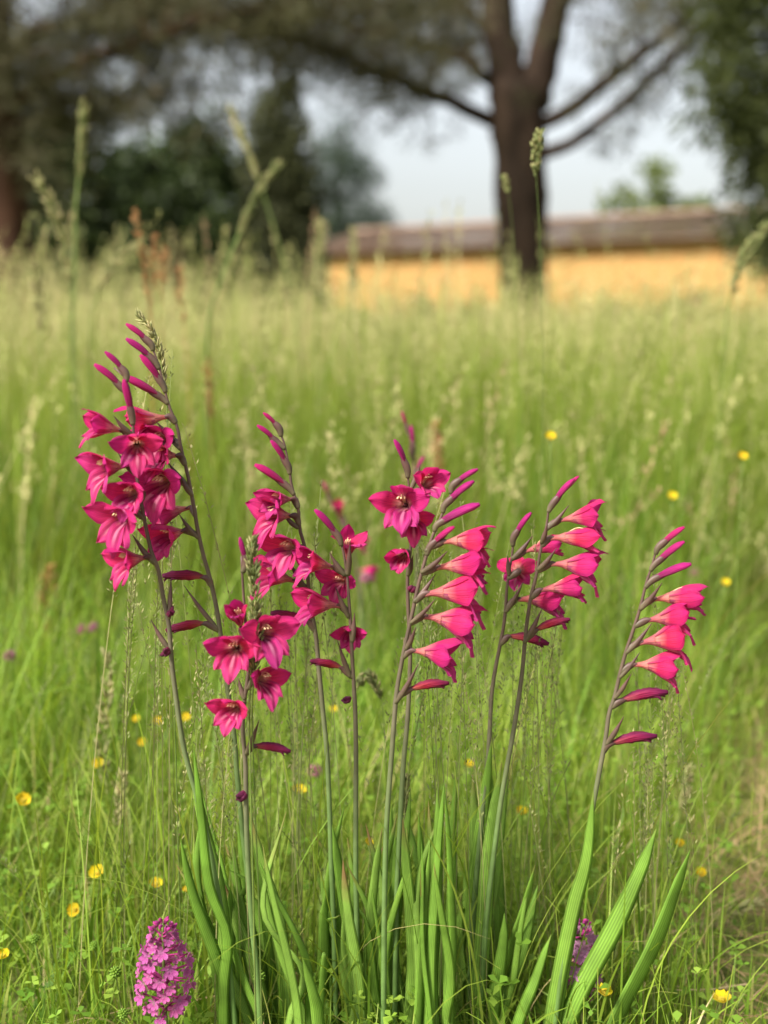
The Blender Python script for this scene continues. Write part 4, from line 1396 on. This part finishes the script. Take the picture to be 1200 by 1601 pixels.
# 10
gladiolus('magenta gladiolus standing apart by the trodden strip, a neat column of right-facing flowers', 1.14,
          [(1048, 838), (1027, 858), (1020, 882), (1010, 912), (1000, 952), (988, 990), (978, 1020), (968, 1058), (960, 1092), (952, 1115), (946, 1158), (938, 1200), (925, 1270), (907, 1370), (890, 1450), (876, 1530)],
          [('bud', (1030, 853), (1070, 824), 0.2, 0.85), ('bud', (1024, 880), (1071, 846), 0.3, 0.98), ('bud', (1020, 905), (1070, 886), 0.5, 1.12), ('shy', (1018, 936), (1080, 934), 0.7, 1.05), ('half', (1008, 969), (1072, 964), 0.9, 1.02), ('half', (997, 1004), (1060, 998), 0.9, 1.12), ('half', (987, 1038), (1044, 1042), 0.8, 1.02), ('wilt', (967, 1096), (1039, 1082), 0.3, 1.0), ('wilt', (950, 1163), (1024, 1150), 0.3, 1.0)],
          [((1000, 954), (1035, 911)), ((978, 1022), (1019, 974)), ((968, 1060), (1000, 1020)), ((960, 1093), (987, 1053)), ((947, 1165), (975, 1120))],
          [([(860, 1601), (895, 1425), (915, 1350), (930, 1243)], 23), ([(872, 1601), (915, 1412)], 20), ([(895, 1601), (965, 1460), (1005, 1360), (1026, 1296)], 30), ([(960, 1595), (1015, 1480), (1050, 1400), (1082, 1332)], 30), ([(812, 1601), (840, 1520), (862, 1458)], 19)])
# two farther ones, out of focus
gladiolus('faint pink gladiolus standing in the grass behind the side-on one', 2.1,
          [(500, 750), (520, 790), (540, 830), (556, 880), (563, 930), (566, 1000)],
          [('bud', (515, 778), (504, 752), 0.3, 0.9), ('shy', (532, 812), (528, 790), 1.0, 0.8), ('half', (545, 845), (580, 852), 1.5, 0.8), ('half', (558, 890), (590, 895), 1.5, 0.8)],
          [((540, 830), (535, 800))], [])
gladiolus('faint gladiolus spike with dark red buds rising behind the two starry flowers', 1.75,
          [(632, 655), (640, 680), (646, 720), (650, 800), (652, 900)],
          [('bud', (636, 668), (630, 650), 0.2, 0.7), ('bud', (646, 700), (643, 668), 0.2, 0.95), ('bud', (650, 740), (662, 715), 0.2, 0.8)],
          [((646, 720), (640, 690))], [])


# ================================================================== pyramidal orchids
def floret_mesh(mat):
    V, Fc, U = [], [], []

    def petal(a, ln, wd, tilt, x0=0.0):
        b = len(V)
        ca, sa = math.cos(a), math.sin(a)
        for (t, w_) in ((0, .25), (.45, .9), (.8, 1.0), (1.0, .45)):
            for s in (-1, 0, 1):
                r_ = ln * t
                V.append((x0 + tilt * t * t * ln + (-0.12 * wd if s == 0 else 0), r_ * sa + s * wd * .5 * w_ * ca, r_ * ca - s * wd * .5 * w_ * sa))
                U.append((s * .5 + .5, t))
        for i in range(3):
            for j in range(2):
                Fc.append((b + i * 3 + j, b + i * 3 + j + 1, b + i * 3 + j + 4, b + i * 3 + j + 3))
    for a in (math.pi, math.pi - 0.85, math.pi + 0.85):
        petal(a, 0.0080, 0.0046, 0.35)
    for a in (1.25, -1.25):
        petal(a, 0.0070, 0.0030, 0.1)
    petal(0.0, 0.0052, 0.0040, 0.75)
    return new_mesh('floret', np.array(V), Fc, mat, U)


FLORET = floret_mesh(M['orchid'])
FLORET_P = floret_mesh(M['orchid_pale'])
v, f, u = tube(smooth_path([(0, 0, 0), (0.003, 0, 0), (0.0065, 0, 0.001)], 6), np.array([.0009, .0016, .0019, .0018, .0013, .0004]), 6)
OBUD = new_mesh('floret_bud', v, f, M['orchid_bud'], u)


def orchid(label, px, ytop, ybot, wpx, d, n, fl, group='pyramidal orchids', height_px=None):
    top, bot = at(px, ytop, d), at(px, ybot, d)
    hgt = top.z - bot.z
    rw = wpx * 0.5 / F * d
    root = thing('pyramidal_orchid', label, 'orchid', (bot.x, d, 0), group)
    cz = bot.z
    P = smooth_path([(0, 0, -0.005), (0.004, 0, cz * 0.5), (0.0, 0, cz), (0, 0, cz + hgt * 0.97)], 24)
    v, f, u = tube(P, np.linspace(0.0026, 0.0012, 24), 8)
    obj('stem', new_mesh('stem', v, f, M['wstem'], u), root)
    for k in range(n):
        t = (k + 0.5) / n
        t = 1 - (1 - t) ** 1.15
        a = k * 2.39996 + rnd.uniform(-.3, .3)
        prof = (0.55 + 0.45 * math.sin(min(1, t / 0.30) * math.pi / 2)) if t < 0.35 else math.cos((t - 0.35) / 0.68 * math.pi / 2) ** 0.8
        r_ = max(rw * prof - 0.003, 0.002)
        z = cz + hgt * t + rnd.uniform(-.003, .003)
        r_ *= rnd.uniform(0.86, 1.1)
        up = 0.15 + 0.9 * max(0, t - 0.6)
        ax = Vector((math.cos(a), math.sin(a), up + rnd.uniform(-.15, .15))).normalized()
        yv = Vector((0, 0, 1)).cross(ax).normalized()
        zv = ax.cross(yv)
        s = rnd.uniform(0.75, 1.15)
        me = fl if t < 0.86 else OBUD
        o_ = obj('floret', me, root)
        loc = Vector((math.cos(a) * r_, math.sin(a) * r_, z))
        o_.matrix_local = Matrix(((ax.x, yv.x, zv.x, loc.x), (ax.y, yv.y, zv.y, loc.y), (ax.z, yv.z, zv.z, loc.z), (0, 0, 0, 1))) @ Matrix.Diagonal((s, s, s, 1))
    # pedicels and bracts between the florets
    parts = []
    for k in range(n // 2):
        t = rnd.random() * 0.92
        a = rnd.uniform(0, 6.28)
        prof = 0.85 if t < 0.35 else math.cos((t - 0.35) / 0.68 * math.pi / 2) ** 0.8
        r_ = max(rw * prof - 0.003, 0.002)
        z = cz + hgt * t
        parts.append(tube(smooth_path([(0, 0, z - 0.006), (math.cos(a) * r_, math.sin(a) * r_, z)], 4), np.array([.0012, .0011, .001, .0008]), 5))
    v, f, u, _ = merge(parts)
    o_ = obj('pedicels', new_mesh('pedicels', v, f, M['orchid_bud'], u), root)
    o_['kind'] = 'stuff'
    for k in range(3):
        a = rnd.uniform(0, 6.28)
        q = smooth_path([(0, 0, 0.0), (math.cos(a) * .02, math.sin(a) * .02, cz * 0.5 + .02), (math.cos(a) * .05, math.sin(a) * .05, cz * 0.7 + .02)], 12)
        v, f, u = lens_ribbon(q, 0.012 * np.interp(np.linspace(0, 1, 12), [0, .4, 1], [.7, 1, .05]), (-math.sin(a), math.cos(a), 0), 0.0004, 0.1)
        obj('leaf', new_mesh('leaf', v, f, M['gleaf'], u), root)
    return root


orchid('bright pink cone-shaped orchid in the short grass near the leaning gladioli leaves', 258, 1440, 1578, 104, 1.10, 84, FLORET)
orchid('paler pink cone-shaped orchid half hidden behind broad gladiolus leaves', 906, 1440, 1552, 84, 1.17, 66, FLORET_P)


# ================================================================== buttercups
def cup_meshes():
    out = []
    for s in range(3):
        rs = random.Random(s)
        V, U, Fc = [], [], []
        for i in range(6):
            t = i / 5
            for j in range(5):
                q = j / 4 * 2 - 1
                wd = 0.0062 * (0.25 + 0.75 * math.sin(min(1, t * 1.05) * math.pi * 0.62) ** 0.8) * (1 if t < 0.95 else 0.75)
                r_ = 0.0012 + 0.0100 * math.sin(t * math.pi * 0.42)
                z = 0.0075 * t ** 1.5 + 0.0018 * q * q * t + rs.uniform(-.0003, .0003)
                V.append((r_, wd * q, z)); U.append((q * .5 + .5, t))
        for i in range(5):
            for j in range(4):
                Fc.append((i * 5 + j, i * 5 + j + 1, (i + 1) * 5 + j + 1, (i + 1) * 5 + j))
        out.append(new_mesh('petal', np.array(V), Fc, M['yellow'], U))
    return out


CUP = cup_meshes()
r2 = np.random.default_rng(4)
parts = []
for k in range(26):
    a = k * 2.4
    rr_ = 0.0042 * math.sqrt((k + .5) / 26)
    parts.append(tube(smooth_path([(rr_ * .6 * math.cos(a), rr_ * .6 * math.sin(a), 0.0002), (rr_ * math.cos(a), rr_ * math.sin(a), 0.0042 + r2.uniform(-.0005, .0008))], 4), np.array([.0003, .0003, .0005, .0005]), 5))
v, f, u, _ = merge(parts)
CUPC = new_mesh('stamen_cluster', v, f, M['ycentre'], u)


def buttercup(label, px, py, h, tilt, size=1.0, detail=True, d=None):
    d = d or depth_at_height(py, h)
    p = at(px, py, d)
    dx, dy = rnd.uniform(-.03, .03), rnd.uniform(0.0, .03)
    root = thing('buttercup', label, 'buttercup', (p.x + dx, p.y + dy, 0), 'yellow buttercups in the meadow')
    off = np.array([p.x + dx, p.y + dy, 0])
    P = smooth_path([(p.x + dx, p.y + dy, -0.005), (p.x + dx * .6, p.y + dy * .6, p.z * .6), (p.x, p.y, p.z)], 14)
    v, f, u = tube(P, np.linspace(0.0010, 0.0007, 14), 6)
    obj('stem', new_mesh('stem', v - off, f, M['wstem'], u), root)
    rot = Matrix.Translation(Vector((p.x - off[0], p.y - off[1], p.z))) @ Matrix.Rotation(R(tilt[0]), 4, 'X') @ Matrix.Rotation(R(tilt[1]), 4, 'Y') @ Matrix.Diagonal((size, size, size, 1))
    for k in range(5):
        o_ = obj('petal', CUP[k % 3], root)
        o_.matrix_local = rot @ Matrix.Rotation(k * 2 * math.pi / 5 + 0.2, 4, 'Z')
    o_ = obj('stamen_cluster', CUPC, root)
    o_.matrix_local = rot


for (px, py, h, tl, sz, lab) in [
        (467, 1238, 0.20, (20, 10), 1.05, 'yellow buttercup beside the spent purple flower of the short gladiolus'),
        (153, 1366, 0.16, (35, -15), 1.1, 'yellow buttercup with a bud-like seed head near it, up left of the pink orchid'),
        (243, 1384, 0.15, (20, 10), 0.9, 'yellow buttercup in the grass just above the bright pink orchid'),
        (118, 1423, 0.13, (55, -20), 0.95, 'yellow buttercup facing outward, left of the bright pink orchid'),
        (290, 1393, 0.17, (10, 0), 0.55, 'tiny half-open buttercup touching the leaning gladiolus leaves'),
        (35, 1253, 0.20, (35, 20), 1.1, 'yellow buttercup in taller grass well away from the orchid'),
        (4, 1496, 0.12, (15, 0), 0.9, 'yellow buttercup low in the grass far left of the bright pink orchid'),
        (815, 1271, 0.18, (20, 0), 0.9, 'yellow buttercup in the grass right of the tall gladiolus leaves'),
        (943, 1553, 0.11, (15, 10), 0.95, 'yellow buttercup at the foot of the paler half hidden orchid'),
        (1128, 1565, 0.09, (5, -5), 1.15, 'yellow buttercup opened flat over dry straw on the trodden strip'),
        (575, 1318, 0.22, (30, 30), 0.6, 'small yellow buttercup among the middle gladiolus leaves'),
        (290, 1123, 0.24, (40, 0), 1.2, 'blurred yellow buttercup right beside the stem of the crowded gladiolus'),
        (245, 1128, 0.23, (40, 10), 1.1, 'blurred yellow buttercup, middle one of three in a row'),
        (213, 1125, 0.23, (40, -10), 1.0, 'blurred yellow buttercup, outer one of three in a row'),
        (222, 1162, 0.22, (40, 0), 1.1, 'blurred yellow buttercup just below the row of three'),
        (153, 1195, 0.21, (40, 0), 0.9, 'blurred yellow buttercup alone beyond the left grass heads'),
        (520, 1110, 0.25, (40, 0), 1.0, 'blurred yellow buttercup behind the stem of the slender gladiolus'),
        (1133, 912, 0.36, (40, 0), 1.3, 'blurred yellow buttercup in the meadow right of the lone gladiolus'),
        (1050, 777, 0.50, (45, 0), 1.4, 'blurred yellow buttercup in the meadow above the lone gladiolus'),
        (860, 684, 0.62, (45, 0), 1.3, 'blurred yellow buttercup far back above the plump-flowered gladiolus'),
        (1160, 715, 0.58, (45, 0), 1.3, 'blurred yellow buttercup far back at the right of the meadow'),
        (1062, 1320, 0.15, (30, 0), 0.7, 'small yellow buttercup beside the broad right-leaning gladiolus leaves'),
        (1095, 1366, 0.13, (30, 0), 0.8, 'small yellow buttercup in the green edge of the trodden strip'),
        (733, 1196, 0.22, (30, 0), 0.7, 'small yellow buttercup behind the long central gladiolus leaf')]:
    buttercup(lab, px, py, h, tl, sz * (0.72 if py > 1180 else 0.50))


# round green seed heads of buttercups
parts = []
for k in range(40):
    z = 1 - 2 * (k + .5) / 40
    a = k * 2.4
    q = math.sqrt(1 - z * z)
    dv = np.array([q * math.cos(a), q * math.sin(a), z])
    parts.append(tube(np.array([dv * 0.001, dv * 0.0028, dv * 0.0038, dv * 0.0046]), np.array([.0006, .0010, .0008, .0002]), 5))
v, f, u, _ = merge(parts)
u = np.c_[rng.random(len(u)), u[:, 1]]
SEEDH = new_mesh('seed_ball', v, f, M['weed'], u)
spots = [(147, 1478, 'just left of the bright pink orchid'), (72, 1433, 'left of the outward-facing buttercup'), (196, 1362, 'beside the upper left buttercup'), (54, 1468, 'in the low left grass'), (405, 1527, 'between the leaning gladiolus leaves'),
         (180, 1520, 'close against the bright pink orchid'), (192, 1585, 'below the bright pink orchid'), (418, 1353, 'among the left gladiolus leaves'), (3, 1378, 'at the far left edge of grass'), (340, 1285, 'behind a gladiolus stem')]
for (px, py, lab) in spots:
    d = depth_at_height(py, 0.13)
    p = at(px, py, d)
    root = thing('buttercup_seed_head', 'round green seed head on thin stalk ' + lab, 'seed head', (p.x, p.y, 0), 'round green seed heads in the short grass')
    P = smooth_path([(0, 0.01, -.005), (0.004, 0.004, p.z * .6), (0, 0, p.z)], 10)
    v, f, u = tube(P, 0.0007, 5)
    obj('stem', new_mesh('stem', v, f, M['wstem'], u), root)
    o_ = obj('seed_ball', SEEDH, root, (0, 0, p.z))
    s = rnd.uniform(0.9, 1.5)
    o_.scale = (s, s, s)


# ================================================================== single grass stalks one can pick out
def stalk(name, label, pts, d, head_len, nsp, spl, spw, mat, stem_r=0.0011, spread=0.0, stem_mat=None, tilt=0.6, cat='grass stalk', td=0.0):
    """pts from foot to tip in the photograph; the head covers the last head_len of the stalk"""
    nn = len(pts)
    pp = [at(p[0], p[1], d + td * i / (nn - 1)) for i, p in enumerate(pts)]
    foot = Vector((pp[0].x + (pp[0].x - pp[1].x) * 0.4, pp[0].y, 0))
    root = thing(name, label, cat, foot)
    off = np.array([foot.x, foot.y, 0])
    allp = [Vector((foot.x, foot.y, -.005))] + pp if pp[0].z > 0.03 else pp
    P = smooth_path(allp, 50)
    v, f, u = tube(P, np.linspace(stem_r, stem_r * 0.45, 50), 6)
    u = np.c_[np.full(len(u), 0.3), u[:, 1]]
    obj('stem', new_mesh('stem', v - off, f, stem_mat or M['wstem'], u), root)
    L_ = np.r_[0, np.cumsum(np.linalg.norm(np.diff(P, axis=0), axis=1))]
    tot = L_[-1]
    T = frames(P)
    parts = []
    for k in range(nsp):
        s = rnd.random()
        x_ = tot - head_len * s
        i = min(max(int(np.searchsorted(L_, x_)), 1), 49)
        fr_ = (x_ - L_[i - 1]) / (L_[i] - L_[i - 1] + 1e-9)
        c = P[i - 1] * (1 - fr_) + P[i] * fr_
        env = math.sin(math.pi * min(1, 0.12 + 0.88 * s)) ** 0.7
        a = rnd.uniform(0, 6.28)
        t_ = T[i]
        n1 = np.cross(t_, (0.3, 0.9, 0.2)); n1 /= np.linalg.norm(n1)
        n2 = np.cross(t_, n1)
        dr = math.cos(a) * n1 + math.sin(a) * n2
        st = c + dr * spread * env * rnd.uniform(0.2, 1.0)
        dv = t_ * 1.0 + dr * tilt
        dv /= np.linalg.norm(dv)
        ln = spl * rnd.uniform(0.7, 1.3)
        q = np.array([st, st + dv * ln * .35, st + dv * ln * .7, st + dv * ln])
        v2, f2, u2 = tube(q, np.array([.35, .5, .4, .06]) * spw, 5)
        u2 = np.c_[np.full(len(u2), rnd.random()), u2[:, 1]]
        parts.append((v2, f2, u2))
    v, f, u, _ = merge(parts)
    obj('seed_head', new_mesh('seed_head', v - off, f, mat, u), root)
    return root


HG, HP, SO = M['head_green'], M['head_pale'], M['sorrel']
stalk('grass_stalk', 'green-brown bottlebrush grass head standing before the short gladiolus', [(396, 1420), (392, 1250), (390, 1100), (398, 960), (393, 846)], 1.065, 0.085, 130, 0.0085, 0.0024, HG, 0.0011, 0.0045)
stalk('grass_stalk', 'second smaller green-brown grass head close by the short gladiolus', [(405, 1440), (398, 1250), (394, 1120), (398, 1040), (402, 965)], 1.068, 0.060, 90, 0.0075, 0.0022, HG, 0.0010, 0.004)
stalk('grass_stalk', 'tall green oat-like grass stalk standing highest against the dark trees', [(112, 560), (116, 450), (118, 330), (126, 250), (131, 168)], 2.9, 0.168, 96, 0.0220, 0.0059, HG, 0.0060, 0.0061, None, 0.35)
stalk('grass_stalk', 'pale grass stalk bent to the left with loose spikelets', [(118, 560), (108, 440), (98, 370), (78, 315), (56, 278)], 2.7, 0.231, 112, 0.0173, 0.0045, HP, 0.0027, 0.0108)
stalk('grass_stalk', 'short pale grass head below the bent stalk', [(66, 600), (62, 500), (52, 420)], 3.0, 0.150, 96, 0.0168, 0.0052, HP, 0.0024, 0.0090)
stalk('grass_stalk', 'arching pale grass stalk nodding towards the orange sorrel', [(140, 560), (150, 470), (175, 415), (200, 392), (218, 382)], 2.6, 0.138, 96, 0.0159, 0.0043, HP, 0.0024, 0.0076)
for i, (pts, lab, hl) in enumerate([
        ([(236, 620), (234, 500), (226, 420), (210, 328)], 'tallest orange-red sorrel spike above the gladiolus buds', 0.13),
        ([(240, 620), (238, 500), (240, 430), (240, 368)], 'middle orange-red sorrel spike above the gladiolus buds', 0.08),
        ([(258, 620), (252, 500), (254, 440), (258, 385)], 'shorter orange sorrel spike beside the middle one', 0.07),
        ([(296, 640), (290, 540), (284, 470), (280, 412)], 'lone dull orange sorrel spike right of the others', 0.09)]):
    stalk('sorrel', lab, pts, 2.5 + 0.1 * i, hl * 1.45, 64, 0.0070, 0.0042, SO, 0.0016, 0.011, SO, 0.9, 'sorrel')
stalk('grass_stalk', 'thick yellow-green grass stalk slanting up right against the dark trees', [(322, 560), (345, 440), (372, 370), (398, 310), (430, 262)], 2.9, 0.181, 64, 0.0261, 0.0057, HG, 0.0060, 0.0054, None, 0.3)
stalk('grass_stalk', 'faint grass stalk slanting up left and crossing the thick one', [(470, 560), (440, 400), (410, 300), (385, 230), (362, 175)], 3.6, 0.203, 96, 0.0225, 0.0066, HP, 0.0038, 0.0063, None, 0.35)
stalk('grass_stalk', 'pale upright grass head near the left corner of the ochre building', [(494, 600), (496, 480), (500, 350)], 3.4, 0.177, 96, 0.0189, 0.0062, HP, 0.0026, 0.0089)
stalk('grass_stalk', 'pale upright grass head right before the left corner of the building', [(548, 600), (550, 480), (552, 362)], 3.6, 0.187, 96, 0.0184, 0.0060, HP, 0.0025, 0.0086)
stalk('grass_stalk', 'yellow-green compact grass head standing out before the big pine trunk', [(848, 640), (846, 500), (843, 360), (838, 270), (842, 206)], 1.6, 0.056, 110, 0.0065, 0.0036, HG, 0.0006, 0.0075)
stalk('grass_stalk', 'small yellow-green grass head low on the big pine trunk', [(812, 640), (806, 480), (800, 350), (790, 276)], 2.0, 0.026, 30, 0.0075, 0.0045, HG, 0.0006, 0.004)
stalk('grass_stalk', 'pale nodding grass head drooping over the tip of the tallest gladiolus', [(262, 720), (262, 640), (252, 570), (236, 512), (216, 494)], 1.21, 0.075, 110, 0.008, 0.0022, HP, 0.0009, 0.0022)
stalk('grass_stalk', 'pale grass head rising before the dark conifer at the right side', [(1130, 560), (1150, 440), (1172, 385), (1200, 350)], 2.4, 0.155, 112, 0.0169, 0.0049, HG, 0.0025, 0.0071)
stalk('grass_stalk', 'dry beige grass stalk with two spikelet tiers left of the crowded gladiolus', [(190, 1420), (178, 1300), (160, 1180), (168, 1090), (170, 1020)], 1.55, 0.20, 80, 0.014, 0.004, HP, 0.0012, 0.006)
stalk('grass_stalk', 'dry beige grass head low behind the upper left buttercup', [(168, 1440), (172, 1370), (182, 1290), (192, 1212)], 1.42, 0.07, 80, 0.010, 0.003, HP, 0.0011, 0.004)
stalk('grass_stalk', 'pale fallen grass head lying slanted over the trodden strip', [(1060, 1500), (1085, 1462), (1130, 1432), (1186, 1412)], 1.42, 0.085, 90, 0.010, 0.003, HP, 0.0011, 0.004)
stalk('grass_stalk', 'pale upright grass head at the edge of the trodden strip', [(1050, 1330), (1064, 1270), (1080, 1200)], 1.6, 0.06, 70, 0.010, 0.003, HP, 0.0011, 0.004)
stalk('grass_stalk', 'dark green nodding grass head between the two middle gladioli', [(604, 1250), (600, 1130), (592, 1080), (574, 1052), (562, 1066)], 1.36, 0.05, 90, 0.008, 0.0028, HG, 0.0011, 0.004)
stalk('grass_stalk', 'straight green grass head rising in front of the lower central leaves', [(640, 1420), (636, 1310), (634, 1215)], 1.2, 0.05, 80, 0.008, 0.0024, HG, 0.0010, 0.003)
stalk('dock', 'blurred dry pinkish dock head in the grass at the left', [(66, 1120), (70, 1020), (74, 960), (78, 885)], 2.4, 0.144, 192, 0.0086, 0.0059, SO, 0.0019, 0.0168, SO, 0.9, 'dock')
stalk('sorrel', 'blurred orange sorrel spike behind the densely flowered gladiolus', [(690, 860), (688, 780), (684, 720), (682, 660)], 2.6, 0.151, 128, 0.0088, 0.0057, SO, 0.0020, 0.0096, SO, 0.9, 'sorrel')
stalk('sorrel', 'blurred orange sorrel spike in the meadow right of the tallest gladiolus', [(334, 760), (330, 680), (326, 610), (322, 560)], 2.9, 0.145, 128, 0.0084, 0.0055, SO, 0.0019, 0.0092, SO, 0.9, 'sorrel')
for (px, py, d, lab) in [(15, 1026, 1.9, 'blurred pale pink clover head at the far left of the meadow'), (128, 985, 2.1, 'blurred mauve clover head, outer of a pair left of the crowded gladiolus'),
                         (146, 982, 2.1, 'blurred mauve clover head, inner of a pair left of the crowded gladiolus'), (58, 684, 3.4, 'blurred mauve clover head in the tall grass left of the open flowers'),
                         (90, 780, 3.0, 'blurred mauve clover head below the other one at the left'), (572, 905, 1.9, 'blurred pink clover head behind the side-on gladiolus'),
                         (492, 1206, 1.55, 'small red-pink clover head behind the slender gladiolus stem'), (1005, 782, 3.0, 'blurred mauve clover head above the lone gladiolus'),
                         (1086, 896, 2.4, 'blurred reddish clover head right of the lone gladiolus'), (1024, 780, 3.0, 'second blurred mauve clover head above the lone gladiolus')]:
    p = at(px, py, d)
    root = thing('clover', lab, 'clover', (p.x, p.y, 0), 'blurred clover heads in the meadow')
    v, f, u = tube(smooth_path([(0.01, 0, -.005), (0.005, 0, p.z * .5), (0, 0, p.z)], 10), 0.001, 5)
    obj('stem', new_mesh('stem', v, f, M['wstem'], u), root)
    parts = []
    k_ = 0.0105
    for k in range(46):
        z = 1 - 1.6 * (k + .5) / 46
        a = k * 2.4
        q = math.sqrt(max(0, 1 - z * z))
        dv = np.array([q * math.cos(a), q * math.sin(a), z])
        c0 = np.array([0, 0, p.z])
        parts.append(tube(np.array([c0 + dv * k_ * .3, c0 + dv * k_ * .7, c0 + dv * k_]), np.array([.0008, .0016, .0007]), 5))
    v, f, u, _ = merge(parts)
    obj('flower_head', new_mesh('flower_head', v, f, M['clover'], u), root)
